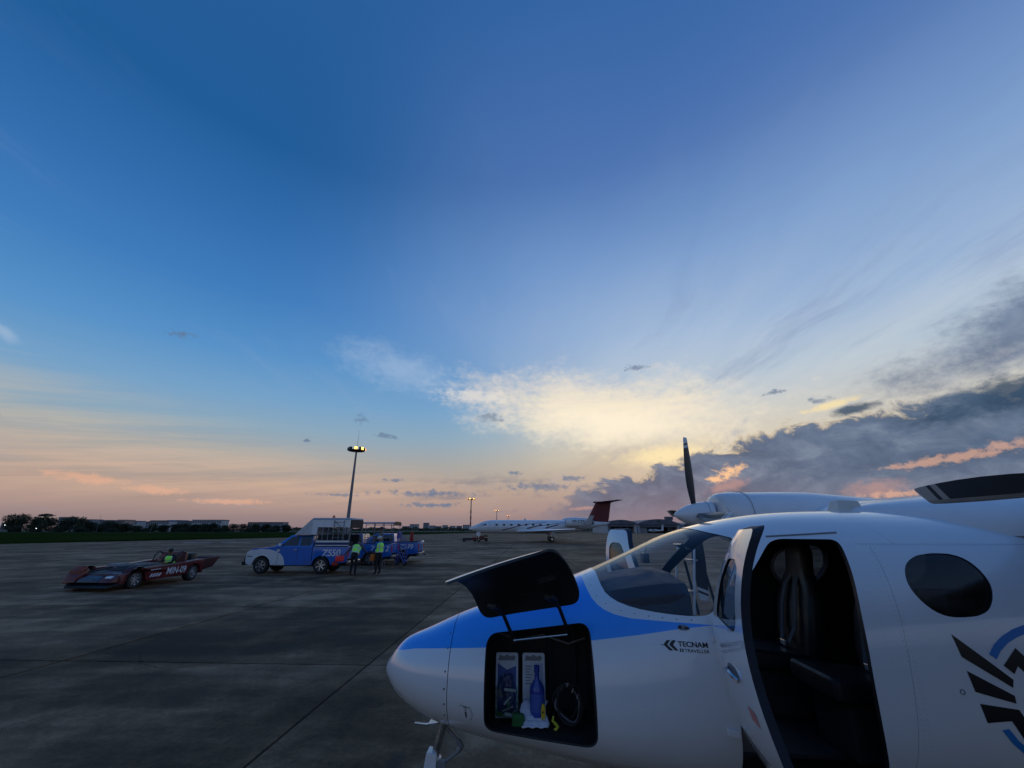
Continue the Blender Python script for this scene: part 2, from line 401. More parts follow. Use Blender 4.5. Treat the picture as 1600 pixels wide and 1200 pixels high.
class MB:
    """collects shapes, builds them as one mesh"""
    def __init__(s): s.v, s.f, s.mi = [], [], []
    def add(s, vs, fs, mi=0):
        k = len(s.v); s.v += [tuple(q) for q in vs]; s.f += [tuple(k + i for i in f) for f in fs]; s.mi += [mi] * len(fs); return s
    def box(s, x0, x1, y0, y1, z0, z1, mi=0):
        V = [(x, y, z) for x in (x0, x1) for y in (y0, y1) for z in (z0, z1)]
        return s.add(V, [(0, 1, 3, 2), (4, 6, 7, 5), (0, 4, 5, 1), (2, 3, 7, 6), (0, 2, 6, 4), (1, 5, 7, 3)], mi)
    def hexa(s, P, mi=0):       # eight points: bottom four (ccw), top four
        return s.add(P, [(3, 2, 1, 0), (4, 5, 6, 7), (0, 1, 5, 4), (1, 2, 6, 5), (2, 3, 7, 6), (3, 0, 4, 7)], mi)
    def tube(s, pts, r, n=8, mi=0, cap=True):
        pts = [Vector(p_) for p_ in pts]; R_ = r if isinstance(r, (list, tuple)) else [r] * len(pts)
        rings = []; up = None
        for i, p_ in enumerate(pts):
            d = (pts[min(i + 1, len(pts) - 1)] - pts[max(i - 1, 0)]).normalized()
            if up is None: up = Vector((0, 0, 1)) if abs(d.z) < .9 else Vector((1, 0, 0))
            a = d.cross(up).normalized(); b = a.cross(d).normalized(); up = b
            rings.append([p_ + (a * cos(2 * pi * k / n) + b * sin(2 * pi * k / n)) * R_[i] for k in range(n)])
        return s.loft(rings, mi, cap)
    def loft(s, rings, mi=0, cap=True, closed=True):
        n = len(rings[0]); V = [p_ for r in rings for p_ in r]; F = []
        for i in range(len(rings) - 1):
            for k in range(n if closed else n - 1):
                a, b = i * n + k, i * n + (k + 1) % n
                F.append((a, b, b + n, a + n))
        if cap: F += [tuple(range(n - 1, -1, -1)), tuple(range(len(V) - n, len(V)))]
        return s.add(V, F, mi)
    def prism(s, outline, axis, a, b, mi=0, inset=0.0):
        """outline: 2D points; extruded along axis ('x','y','z') from a to b"""
        def P(u, w, t): return {'y': (u, t, w), 'x': (t, u, w), 'z': (u, w, t)}[axis]
        n = len(outline)
        V = [P(u, w, a) for u, w in outline] + [P(u, w, b) for u, w in outline]
        F = [tuple(range(n)), tuple(range(2 * n - 1, n - 1, -1))] + [(i, i + n, (i + 1) % n + n, (i + 1) % n) for i in range(n)]
        return s.add(V, F, mi)
    def lathe(s, prof, n=24, axis='y', c=(0, 0, 0), mi=0, cap=True):
        """prof: (radius, along-axis) pairs"""
        rings = []
        for r, t in prof:
            ring = []
            for k in range(n):
                a = 2 * pi * k / n; u, w = r * cos(a), r * sin(a)
                q = {'y': (u, t, w), 'x': (t, u, w), 'z': (u, w, t)}[axis]
                ring.append((q[0] + c[0], q[1] + c[1], q[2] + c[2]))
            rings.append(ring)
        return s.loft(rings, mi, cap)
    def build(s, name, m, parent=None, smooth=False, bevel=0.0, seg=2, auto=None):
        me = bpy.data.meshes.new(name); me.from_pydata(s.v, [], s.f)
        bm = bmesh.new(); bm.from_mesh(me); bmesh.ops.recalc_face_normals(bm, faces=bm.faces)
        if bevel:
            ed = [e for e in bm.edges if len(e.link_faces) == 2 and e.calc_face_angle(0) > .5]
            bmesh.ops.bevel(bm, geom=ed, offset=bevel, segments=seg, affect='EDGES', profile=.6, clamp_overlap=True)
        bm.to_mesh(me); bm.free()
        for q in (m if isinstance(m, (list, tuple)) else [m]): me.materials.append(q)
        if isinstance(m, (list, tuple)) and not bevel:
            me.polygons.foreach_set('material_index', s.mi)
        o = link(name, me, None, parent)
        if smooth or auto:
            for p_ in me.polygons: p_.use_smooth = True
            try: me.set_sharp_from_angle(angle=radians(auto or 40))
            except Exception: pass
        return o

def rounded(pts, r, n=6):
    """round the corners of a polygon; r a number or one per corner"""
    out = []; k = len(pts)
    for i in range(k):
        p0, p1, p2 = Vector(pts[i - 1]), Vector(pts[i]), Vector(pts[(i + 1) % k])
        rr = r[i] if isinstance(r, (list, tuple)) else r
        a, b = (p0 - p1), (p2 - p1)
        d = min(rr, a.length * .48, b.length * .48)
        A, B = p1 + a.normalized() * d, p1 + b.normalized() * d
        for j in range(n + 1):
            t = j / n; out.append(tuple((1 - t) ** 2 * A + 2 * t * (1 - t) * p1 + t * t * B))
    return out

def pchip(x, xp, fp):
    x = np.asarray(x, float); xp = np.asarray(xp, float); fp = np.asarray(fp, float)
    hh = np.diff(xp); d = np.diff(fp) / hh; m = np.zeros_like(fp)
    for i in range(1, len(xp) - 1):
        if d[i - 1] * d[i] > 0:
            w1 = 2 * hh[i] + hh[i - 1]; w2 = hh[i] + 2 * hh[i - 1]; m[i] = (w1 + w2) / (w1 / d[i - 1] + w2 / d[i])
    m[0], m[-1] = d[0], d[-1]
    i = np.clip(np.searchsorted(xp, x) - 1, 0, len(xp) - 2); t = (x - xp[i]) / hh[i]
    return (1 + 2 * t) * (1 - t) ** 2 * fp[i] + t * (1 - t) ** 2 * hh[i] * m[i] + t * t * (3 - 2 * t) * fp[i + 1] + t * t * (t - 1) * hh[i] * m[i + 1]

def text_mesh(body, size, shear=0.0, bold=0.0, spacing=1.0, depth=0.0):
    """flat lettering as (verts2d, faces); baseline at 0, starts at 0"""
    cu = bpy.data.curves.new('lettering', 'FONT'); cu.body = body; cu.size = size; cu.shear = shear; cu.offset = bold; cu.space_character = spacing
    o = bpy.data.objects.new('lettering', cu); COL.objects.link(o)
    bpy.context.view_layer.update()
    me = bpy.data.meshes.new_from_object(o.evaluated_get(bpy.context.evaluated_depsgraph_get()))
    V = [(v.co.x, v.co.y) for v in me.vertices]; F = [tuple(p_.vertices) for p_ in me.polygons]
    bpy.data.objects.remove(o); bpy.data.curves.remove(cu); bpy.data.meshes.remove(me)
    return V, F

def lettering(name, body, size, m, parent, to3d, shear=0.0, bold=0.0, spacing=1.0, fit=None):
    """text laid on a surface by to3d(u, v); fit = width in u"""
    V, F = text_mesh(body, 1.0, shear, bold / size, spacing)     # filled at full size, then scaled: tiny outlines fill badly
    V = [(a * size, b * size) for a, b in V]
    x0 = min(v[0] for v in V); x1 = max(v[0] for v in V)
    k = (fit / (x1 - x0)) if fit else 1.0
    me = bpy.data.meshes.new(name); me.from_pydata([to3d((v[0] - x0) * k, v[1]) for v in V], [], F)
    return link(name, me, m, parent)

# ------------------------------------------------------------------ ground
JA = radians(2.6)                      # the slab joints run a little to the right of straight ahead
PU, PW = 5.25, 5.2                     # slab size
def uw(x, y): return x * cos(JA) - y * sin(JA), x * sin(JA) + y * cos(JA)
U0 = uw(-7.57, 9.0)[0]; W0 = uw(-4.7, 8.06)[1]
M['apron'] = concrete('apron_concrete', (U0, W0, PU, PW))
M['slab'] = concrete('slab_concrete', None)
def flat(name, pts, z, m):
    me = bpy.data.meshes.new(name); me.from_pydata([(x, y, z) for x, y in pts], [], [tuple(range(len(pts)))])
    return link(name, me, m)
M['soil'] = mat('far_land', (.05, .058, .035), .9, var=.3, vscale=.02)
land = tag(flat('land', [(-9000, -3000), (9000, -3000), (9000, 9000), (-9000, 9000)], -.06, M['soil']), kind='structure')
apron = tag(flat('apron', [(-99, -80), (400, -80), (400, 330), (-4, 330), (-33, 229), (-63.5, 110), (-77.4, 67)], -.012, M['apron']), kind='structure')
# slabs near enough to be told apart
slab_meshes = []
for i in range(5):
    mb = MB(); g = .018
    out = rounded([(g, g), (PU - g, g), (PU - g, PW - g), (g, PW - g)], .03 + .015 * (i % 3), 2)
    mb.prism(out, 'z', -.011, 0.0)
    o_ = mb.build('slab', M['slab'], None, bevel=.004, seg=1); slab_meshes.append(o_.data); bpy.data.objects.remove(o_)
for iu in range(-8, 9):
    for iw in range(-3, 6):
        u, w = U0 + iu * PU, W0 + iw * PW
        x, y = u * cos(JA) + w * sin(JA), -u * sin(JA) + w * cos(JA)
        if y < -10: continue
        s_ = bpy.data.objects.new('slab', random.choice(slab_meshes)); COL.objects.link(s_)
        s_.location = (x, y, random.uniform(-.0015, .0015)); s_.rotation_euler = (0, 0, -JA); s_.parent = apron
# grass beyond the apron edge: one sheet with real blades along its near edge
def grass_material():
    m = bpy.data.materials.new('grass_field'); m.use_nodes = True; t = m.node_tree; b = t.nodes['Principled BSDF']
    g = t.nodes.new('ShaderNodeNewGeometry'); P = X(t, g.outputs['Position'])
    n = noise(t, P, .05, 5, .6); n2 = noise(t, P, .9, 4, .7)
    t.links.new(ramp(t, n.ss(.3, .7) * .6 + n2 * .4, [(0, (.014, .026, .006, 1)), (.5, (.024, .040, .009, 1)), (1, (.042, .058, .015, 1))]).k, b.inputs['Base Color'])
    b.inputs['Roughness'].default_value = 1.0; b.inputs['Specular IOR Level'].default_value = 0.0
    return m
M['grass'] = grass_material()
gf = tag(flat('grass_field', [(-1600, -300), (-140, -300), (-77.6, 67), (-63.7, 110), (-33.2, 229), (-4.2, 330), (420, 331), (420, 420), (-1600, 420)], -.02, M['grass']), kind='structure')
mb = MB(); rg = random.Random(3)
edge = [(-99.5, -60), (-77.6, 67), (-63.7, 110), (-33.2, 229)]
for _ in range(9000):
    k = rg.choices((0, 1, 2), (1, 3, 3))[0]; t_ = rg.random()
    (xa, ya), (xb, yb) = edge[k], edge[k + 1]
    off = abs(rg.gauss(0, 5)) + .02
    x, y = xa + (xb - xa) * t_ - off, ya + (yb - ya) * t_
    h_ = rg.uniform(.08, .26); a = rg.uniform(0, pi); r_ = rg.uniform(.03, .09); lx, ly = rg.gauss(0, .05), rg.gauss(0, .05)
    mb.add([(x - r_ * cos(a), y - r_ * sin(a), -.02), (x + r_ * cos(a), y + r_ * sin(a), -.02), (x + lx, y + ly, h_)], [(0, 1, 2)])
gr = MB.build(mb, 'grass_tufts', M['grass']); tag(gr, 'rough green grass along the apron edge', 'grass', kind='stuff')
# perimeter road behind the grass and painted marks on the apron
M['road'] = mat('road_asphalt', (.11, .11, .115), .8, var=.2, vscale=.2)
tag(flat('perimeter_road', [(-1600, 318), (-8, 318), (-8, 326), (-1600, 326)], -.010, M['road']), kind='structure')
for pts in ([(-54.5, 73.2), (-50.0, 73.6), (-50.2, 74.9), (-54.6, 74.4)], [(-48.4, 74.0), (-44.3, 75.6), (-45.2, 76.8), (-48.8, 75.0)]):
    tag(flat('painted_marking', pts, -.006, M['paintline']), kind='structure')

# ------------------------------------------------------------------ trees along the far side of the field
def crown_mesh(seed, lobes, n, leaf, mt):
    r = np.random.default_rng(seed); V = []; F = []
    tot = sum(a * b * c_ for _, _, _, a, b, c_ in lobes)
    for (cx, cy, cz, a, b, c_) in lobes:
        k = max(20, int(n * (a * b * c_) / tot))
        d = r.normal(size=(k, 3)); d /= np.linalg.norm(d, axis=1)[:, None]
        rad = r.uniform(.30, 1.0, k) ** .45 * (1 + .22 * np.sin(d[:, 0] * 5 + seed) * np.cos(d[:, 2] * 6))
        P = np.stack([cx + d[:, 0] * a * rad, cy + d[:, 1] * b * rad, cz + d[:, 2] * c_ * rad], 1)
        for p_ in P:
            u = r.normal(size=3); u /= np.linalg.norm(u); w = np.cross(u, r.normal(size=3)); w /= np.linalg.norm(w)
            s_ = leaf * r.uniform(.5, 1.3); i = len(V)
            V += [tuple(p_ + u * s_), tuple(p_ + w * s_ * .6), tuple(p_ - u * s_), tuple(p_ - w * s_ * .6)]; F.append((i, i + 1, i + 2, i + 3))
    me = bpy.data.meshes.new('crown'); me.from_pydata(V, [], F); me.materials.append(mt); return me

def trunk_mesh(seed, h_, r0, spread):
    r = random.Random(seed); mb = MB()
    mb.tube([(0, 0, -.3), (.1, 0, h_ * .25), (-.1, .1, h_ * .5), (.1, 0, h_ * .72)], [r0, r0 * .8, r0 * .6, r0 * .3], 7)
    for k in range(7):
        a = 2 * pi * k / 7 + r.random(); z0 = h_ * r.uniform(.25, .5); L = spread * r.uniform(.5, .85)
        mb.tube([(0, 0, z0), (cos(a) * L * .5, sin(a) * L * .5, z0 + h_ * .16), (cos(a) * L, sin(a) * L, z0 + h_ * r.uniform(.2, .36))], [r0 * .45, r0 * .3, r0 * .1], 5)
    me = bpy.data.meshes.new('trunk'); me.from_pydata(mb.v, [], mb.f); me.materials.append(M['bark']); return me

TREE = []
for i, (h_, w_, st_) in enumerate(((13.5, 9.0, 'dome'), (10, 6.5, 'round'), (8, 5.0, 'round'), (12, 7.5, 'umbrella'), (6.0, 6.0, 'bush'))):
    r = random.Random(20 + i); lobes = []
    if st_ == 'umbrella':
        lobes.append((0, 0, h_ * .92, w_ * .55, w_ * .5, h_ * .08))
        lobes.append((w_ * .1, 0, h_ * .62, w_ * .5, w_ * .45, h_ * .2)); lobes.append((-w_ * .4, 1, h_ * .4, w_ * .4, w_ * .4, h_ * .25))
    else:
        for k in range(9):
            a = r.uniform(0, 2 * pi); q = r.uniform(.15, .62) * w_ * .62; z_ = h_ * r.uniform(.22, .74) if st_ != 'bush' else h_ * r.uniform(.1, .6)
            s_ = r.uniform(.28, .46)
            lobes.append((cos(a) * q, sin(a) * q, z_, w_ * s_, w_ * s_, h_ * s_ * .62))
        lobes.append((0, 0, h_ * .66, w_ * .42, w_ * .42, h_ * .32)); lobes.append((0, 0, h_ * .3, w_ * .55, w_ * .55, h_ * .28))
    TREE.append((crown_mesh(i, lobes, 2600, .42, M['leaf1'] if i % 2 == 0 else M['leaf2']), trunk_mesh(i, h_, .35, w_ * .5), h_, w_))

def at_px(px, Y):       # world x of an image column at depth Y on the horizon (f 650, centre 800)
    return (px - 800) / 650 * Y / 1.058
def tree(px, Y, kind, sc, label):
    c, tr, h_, w_ = TREE[kind]
    t = thing(['broad_tree', 'round_tree', 'small_tree', 'umbrella_tree', 'shrub'][kind], label, 'shrub' if kind == 4 else 'tree', (at_px(px, Y), Y, -.05), random.uniform(0, 6.28), 'trees along the far side of the field')
    wide = 1.0 if px < 130 else 1.35
    t.scale = (sc * wide, sc * wide, sc * random.uniform(.9, 1.1) * (1.0 if px < 130 else .80))
    link('trunk', tr, None, t); link('crown', c, None, t)
    return t
lab_t = [(16, 350, 0, 1.02, 'broad dark domed tree at the left end of the tree line'), (34, 352, 0, 1.08, 'tallest domed tree near the left end of the tree line'), (52, 348, 1, 1.12, 'round dark tree just right of the tallest dome'),
    (66, 346, 3, 1.12, 'flat-topped umbrella tree rising above its neighbours at far left'), (80, 350, 0, .88, 'broad tree right of the flat-topped umbrella tree'), (98, 352, 1, 1.12, 'round tree below the pale flat roof at left'),
    (112, 350, 0, .95, 'domed tree at the middle of the left tree mass'), (124, 347, 1, 1.10, 'round tree at the right shoulder of the left tree mass'), (140, 352, 2, 1.15, 'small tree in the dip before the thin mast'),
    (156, 350, 2, 1.0, 'small low tree right of the thin mast'), (168, 348, 0, .80, 'dark domed tree in front of the pink-roofed house'), (182, 352, 1, .95, 'round tree beside the pink-roofed house'),
    (196, 350, 2, 1.15, 'small dark tree in front of the pale housing row, at its left end'), (214, 349, 2, .85, 'low tree in front of the pale housing row'), (238, 352, 1, .78, 'round tree rising among the pale houses'),
    (256, 350, 2, .95, 'small tree left of the long white block'), (276, 350, 2, .95, 'small tree below the row of gabled houses'), (290, 351, 1, .78, 'round tree just left of the long white block'),
    (305, 348, 2, 1.0, 'small tree at the left foot of the long white block'), (318, 347, 1, .86, 'round dark tree standing in front of the long white block'), (333, 351, 2, 1.0, 'small tree below the right end of the long white block'),
    (350, 349, 1, .72, 'low round tree in the gap between the two long blocks'), (366, 352, 0, .62, 'dark spreading tree left of the brown-roofed block'), (382, 350, 0, .66, 'dark spreading tree in front of the pink end of the far block'),
    (400, 349, 1, .78, 'round tree below the brown-roofed far block'), (416, 351, 2, .95, 'small tree below the right end of the far block'), (432, 350, 1, .74, 'round tree right of the far block'), (447, 350, 2, .9, 'last small tree before the blue pickup'),
    (24, 338, 4, .9, 'bush at the foot of the leftmost domed tree'), (58, 338, 4, .9, 'bush at the foot of the umbrella tree'), (92, 338, 4, .95, 'bush beside the small bright lamp at left'), (130, 338, 4, .9, 'bush below the right shoulder of the tree mass'),
    (176, 338, 4, .75, 'bush below the pink-roofed house'), (228, 338, 4, .7, 'bush below the pale housing row'), (286, 338, 4, .7, 'bush left of the long white block'), (342, 338, 4, .75, 'bush below the gap beside the white block'),
    (392, 338, 4, .75, 'bush below the far brown-roofed block'), (424, 338, 4, .75, 'bush near the right end of the left tree line')]
for a in lab_t: tree(a[0], a[1], a[2], a[3], a[4])
# wood beyond the runway, right of the vehicles: reads as one mass
mb = MB(); rg = np.random.default_rng(5)
for _ in range(15000):
    px_ = rg.uniform(452, 1160); Y = rg.uniform(560, 640); hh = 2.2 + 2.4 * (sin(px_ * .11) * .3 + sin(px_ * .37) * .25 + .6)
    z_ = rg.uniform(0, 1) ** .8 * hh; x = at_px(px_, Y); p_ = np.array([x, Y, z_]); u = rg.normal(size=3); w = rg.normal(size=3); u *= .9 / np.linalg.norm(u); w *= .7 / np.linalg.norm(w)
    mb.add([p_ + u, p_ + w, p_ - u, p_ - w], [(0, 1, 2, 3)])
wd = link('far_wood', bpy.data.meshes.new('far_wood'), M['leaf1']); wd.data.from_pydata([tuple(map(float, q)) for q in mb.v], [], mb.f)
tag(wd, 'dark strip of far woodland along the horizon', 'wood', kind='stuff')

# ------------------------------------------------------------------ far buildings
def building(px0, px1, ytop, Y, wallm, roofm, label, floors=4, bays=8, name='apartment_block', roof='flat', depth=14):
    """ytop: image row of the eaves on the horizon scale (827 = eye height)"""
    x0, x1 = at_px(px0, Y), at_px(px1, Y); H = 1.6 + (827 - ytop - 1.6) / 650 * Y / 1.05
    t = thing(name, label, 'building', ((x0 + x1) / 2, Y, -.06), 0, 'buildings on the far horizon'); w = (x1 - x0) / 2
    MB().box(-w, w, 0, depth, 0, H).build('wall', wallm, t)
    r_ = MB()
    if roof == 'gable':
        r_.prism([(-w * 1.03, H), (w * 1.03, H), (w * .8, H + 1.6), (-w * .8, H + 1.6)], 'y', -.4, depth + .4)
    else:
        r_.box(-w - .3, w + .3, -.3, depth + .3, H + .01, H + .8)
    r_.build('roof', roofm, t)
    wn = MB(); fh = H / floors; bw = 2 * w / bays
    for i in range(floors):
        for k in range(bays):
            wn.box(-w + bw * (k + .22), -w + bw * (k + .78), -.12, .05, fh * (i + .3), fh * (i + .8))
    tag(wn.build('window_rows', M['win_far'], t), kind='stuff')
    return t
for a in ((0, 18, 816, 640, 'wall2', 'roof_dk', 'low grey-blue shed at the far left edge', 2, 5, 'warehouse'), (87, 99, 807.5, 520, 'wall1', 'wall3', 'pale flat-roofed block showing above the left tree mass', 5, 5),
          (131, 141, 811, 560, 'wall2', 'roof_dk', 'narrow grey house in the dip of the trees', 3, 3), (153, 171, 812, 540, 'wall2', 'roof_dk', 'low grey house left of the pink-roofed house', 3, 5), (181, 192, 811.5, 520, 'wall3', 'wall3', 'pink-roofed house among the trees', 3, 3),
          (190, 212, 814, 560, 'wall1', 'roof_dk', 'pale terrace right of the pink-roofed house', 3, 8, 'terrace', 'gable'), (208, 232, 815, 600, 'wall2', 'roof_dk', 'grey terrace in the pale housing row', 3, 8, 'terrace', 'gable'),
          (230, 262, 813.5, 560, 'wall1', 'roof_dk', 'long pale terrace with dark gabled roof, middle of the housing row', 3, 10, 'terrace', 'gable'), (256, 282, 813, 580, 'wall1', 'roof_dk', 'pale terrace just right of the long one', 3, 9, 'terrace', 'gable'),
          (281, 299, 814, 560, 'wall2', 'roof_dk', 'grey terrace touching the long white block', 3, 6, 'terrace', 'gable'), (298, 344, 811.6, 520, 'wall1', 'roof_dk', 'long white block with dark flat roof above the trees', 3, 12),
          (386, 404, 815, 560, 'wall3', 'wall3', 'pink end wing of the far low block', 3, 5), (404, 441, 815, 560, 'wall2', 'roof_dk', 'long far block with brown roof behind round trees', 3, 12),
          (640, 653, 818, 1100, 'wall1', 'roof_dk', 'pale square tower block left of the dark one', 6, 5, 'tower_block'), (661, 669, 816, 1100, 'wall2', 'roof_dk', 'dark narrow tower block standing highest on the centre skyline', 7, 3, 'tower_block'),
          (628, 641, 821, 1150, 'wall2', 'roof_dk', 'low grey block just right of the parked pickups', 4, 6), (669, 679, 820, 1150, 'wall1', 'roof_dk', 'low pale block right of the dark tower', 4, 5), (680, 689, 821, 1150, 'wall2', 'roof_dk', 'small grey block in the centre skyline', 4, 4),
          (691, 699, 819.5, 1120, 'wall1', 'roof_dk', 'pale block with stepped roof in the centre skyline', 5, 4), (703, 711, 820.5, 1120, 'wall1', 'roof_dk', 'pale block left of the jet nose', 4, 4), (713, 721, 820.5, 1150, 'wall2', 'roof_dk', 'grey block just left of the red mast', 4, 4), (723, 733, 819, 1150, 'wall1', 'roof_dk', 'pale block behind the red mast', 4, 4)):
    a = list(a); a[4] = M[a[4]]; a[5] = M[a[5]]; building(*a)
# a white hut and a runway hoarding in the field, thin mast, small lamps
def lamp_post(px, Y, h_, label, ml):
    t = thing('lamp_post', label, 'lamp', (at_px(px, Y), Y, 0))
    MB().tube([(0, 0, 0), (0, 0, h_)], .07, 8).build('post', M['galv'], t); MB().lathe([(.01, h_ - .05), (.28, h_), (.28, h_ + .25), (.01, h_ + .32)], 12, 'z').build('lamp_head', ml, t)
lamp_post(57, 330, 2.6, 'small bright white lamp at the foot of the left trees', M['whitelamp'])
lamp_post(6, 332, 5.0, 'faint lamp at the left edge below the grey shed', M['whitelamp'])
t = thing('radio_mast', 'thin pale mast between the trees at left', 'mast', (at_px(152, 345), 345, 0))
MB().tube([(0, 0, 0), (0, 0, 13)], [.16, .05], 6).build('pole', M['galv'], t); MB().tube([(-.8, 0, 11), (.8, 0, 11)], .04, 5).build('crossbar', M['galv'], t)
t = thing('radio_mast', 'slanting pale mast in front of the pale terraces', 'mast', (at_px(236, 340), 340, 0))
MB().tube([(0, 0, 0), (1.6, 0, 9)], [.16, .08], 6).build('pole', M['galv'], t); MB().box(-.6, .6, -.6, .6, 0, .25).build('base', M['wall2'], t)

# ------------------------------------------------------------------ hangars
def hangar(px0, px1, Y, yeave, ytop, label, door_frac):
    x0, x1 = at_px(px0, Y), at_px(px1, Y); w = (x1 - x0) / 2; hz = lambda y: 2.1 + (827 - y) / 650 * Y / 1.05
    He, Ht, D = hz(yeave), hz(ytop), 42
    t = thing('hangar', label, 'hangar', ((x0 + x1) / 2, Y, -.01))
    arc = [(-w + 2 * w * k / 20, He + (Ht - He) * sin(pi * k / 20) ** .8) for k in range(21)]
    r_ = MB(); r_.prism(arc + [(w, He - .5), (-w, He - .5)], 'y', -1.0, D); r_.build('roof', M['roof_dk'], t)
    MB().box(-w, w, D - .4, D, 0, He - .5).build('rear_wall', M['wall2'], t)
    for sx in (-1, 1): MB().box(sx * w - (1.6 if sx > 0 else 0), sx * w + (0 if sx > 0 else 1.6), 0, D - .41, 0, He - .51).build('side_wall', M['wall1'], t)
    MB().box(-w + 1.61, w - 1.61, -.4, .3, He - 1.9, He - .52).build('door_header', M['roof_dk'], t)
    for k in range(5):
        xx = -w + 1.7 + (2 * w - 3.4) * k / 4
        MB().box(xx - .15, xx + .15, .4, .7, He - 2.6, He - 1.91).build('header_truss', M['galv'], t)
    pn = (2 * w - 3.4) * door_frac / 4
    for k in range(4):     # sliding leaves pushed to one side
        MB().box(-w + 1.7 + pn * k, -w + 1.7 + pn * (k + 1) - .08, .8 + .12 * (k % 2), .9 + .12 * (k % 2), .02, He - 1.95).build('door_leaf', M['wall2'], t)
    MB().box(-w * .1, w * .1, -1.06, -1.01, He + (Ht - He) * .35, He + (Ht - He) * .7).build('vent_louvre', M['win_far'], t)
    return t
hangar(946, 995, 258, 818, 813, 'arched hangar with dark open door, left of the pair behind the jet tail', .12)
hangar(996, 1062, 262, 819, 812, 'larger arched hangar right of the pair, half hidden by the white twin', .2)
hangar(1068, 1130, 264, 820, 816, 'third low hangar, mostly hidden behind the white twin', .2)
t = thing('water_tank', 'dark square tank on the hangar roof right of centre', 'tank', (at_px(1052, 262), 268, 0))
MB().box(-1.6, 1.6, -1.6, 1.6, 0, 7.6).build('plinth', M['wall2'], t); MB().box(-2, 2, -2, 2, 7.61, 9.4).build('tank_box', M['roof_dk'], t)

# ================================================================== the white twin in the foreground
AC = thing('twin_propeller_plane', 'white twin-propeller plane with blue nose stripe, front hatch and crew door open', 'airplane', (-0.90, 3.50, 0), -radians(2.6))
SK = [0, .04, .12, .3, .55, .9, 1.3, 1.7, 2.1, 2.5, 2.9, 3.3, 3.8, 4.6, 6.0, 8.0, 11.0]
ZT = [1.17, 1.252, 1.345, 1.422, 1.526, 1.637, 1.748, 1.903, 2.072, 2.17, 2.222, 2.232, 2.23, 2.228, 2.212, 2.15, 1.95]
ZB = [1.17, 1.09, 1.01, .905, .84, .789, .739, .69, .66, .64, .63, .62, .62, .62, .64, .9, 1.55]
WD = [0, .10, .185, .30, .41, .53, .635, .71, .755, .785, .80, .80, .80, .80, .79, .55, .16]
ZM = [1.17, 1.17, 1.168, 1.165, 1.16, 1.155, 1.155, 1.165, 1.19, 1.22, 1.25, 1.26, 1.26, 1.26, 1.27, 1.45, 1.75]
NU = [2, 2, 2, 2.0, 2.0, 2.0, 2.05, 2.1, 2.25, 2.4, 2.5, 2.55, 2.6, 2.6, 2.5, 2.2, 2.]
NL = [2, 2, 2, 2.0, 2.05, 2.1, 2.2, 2.3, 2.4, 2.5, 2.5, 2.5, 2.5, 2.5, 2.5, 2.2, 2.]
SQ = np.sqrt(SK)
# smooth the fitted outline a little: resample and average
_ss = np.linspace(0, SQ[-1], 400)
def _prep(a):
    v = pchip(_ss, SQ, a); k = np.ones(15) / 15; p_ = np.pad(v, 7, mode='edge'); w = np.convolve(p_, k, 'valid'); b = np.clip(_ss / .25, 0, 1); return v * (1 - b) + w * b
TAB = [_prep(a) for a in (ZT, ZB, WD, ZM, NU, NL)]
def spar(s): q = np.sqrt(np.clip(s, 0, 11.0)); return [np.interp(q, _ss, a) for a in TAB]
def spt(s, th):
    zt, zb, w, zm, nu, nl = spar(s); co, si = np.cos(th), np.sin(th); n = np.where(si >= 0, nu, nl)
    return np.stack([s + 0 * th, -w * np.sign(co) * np.abs(co) ** (2 / n), zm + np.where(si >= 0, zt - zm, zm - zb) * np.sign(si) * np.abs(si) ** (2 / n)], -1)
def G(P):
    s, y, z = P[..., 0], P[..., 1], P[..., 2]; zt, zb, w, zm, nu, nl = spar(s)
    up = z >= zm; n = np.where(up, nu, nl); hgt = np.where(up, zt - zm, zm - zb)
    return (np.abs(y) / np.maximum(w, 1e-4)) ** n + (np.abs(z - zm) / np.maximum(hgt, 1e-4)) ** n
def gradn(P):
    e = 2e-3; out = np.stack([G(P + e * np.eye(3)[i]) - G(P - e * np.eye(3)[i]) for i in range(3)], -1)
    return out / np.maximum(np.linalg.norm(out, axis=-1, keepdims=True), 1e-9)
def ysurf(s, z):      # port skin (towards the camera)
    zt, zb, w, zm, nu, nl = [float(q) for q in spar(np.array(float(s)))]
    n, hgt = (nu, zt - zm) if z >= zm else (nl, zm - zb)
    return -w * max(0.0, 1 - min(1, abs(z - zm) / hgt) ** n) ** (1 / n)

def shell(s_list, off, thick, nth=128):
    s_arr = np.array(s_list); th = np.linspace(0, 2 * pi, nth, endpoint=False) + .001
    S_, T_ = np.meshgrid(s_arr, th, indexing='ij'); P = spt(S_, T_); N = gradn(P)
    A = (P - N * off).reshape(-1, 3); B = (P - N * (off + thick)).reshape(-1, 3)
    ns = len(s_arr); V = [tuple(map(float, q)) for q in A] + [tuple(map(float, q)) for q in B]; k0 = ns * nth; F = []
    for i in range(ns - 1):
        for k in range(nth):
            a, b = i * nth + k, i * nth + (k + 1) % nth
            F.append((a, a + nth, b + nth, b)); F.append((k0 + a, k0 + b, k0 + b + nth, k0 + a + nth))
    for k in range(nth):
        a, b = k, (k + 1) % nth; F.append((a, b, k0 + b, k0 + a))
        a, b = (ns - 1) * nth + k, (ns - 1) * nth + (k + 1) % nth; F.append((a, k0 + a, k0 + b, b))
    me = bpy.data.meshes.new('shell'); me.from_pydata(V, [], F)
    bm = bmesh.new(); bm.from_mesh(me); bmesh.ops.recalc_face_normals(bm, faces=bm.faces); bm.to_mesh(me); bm.free()
    return me

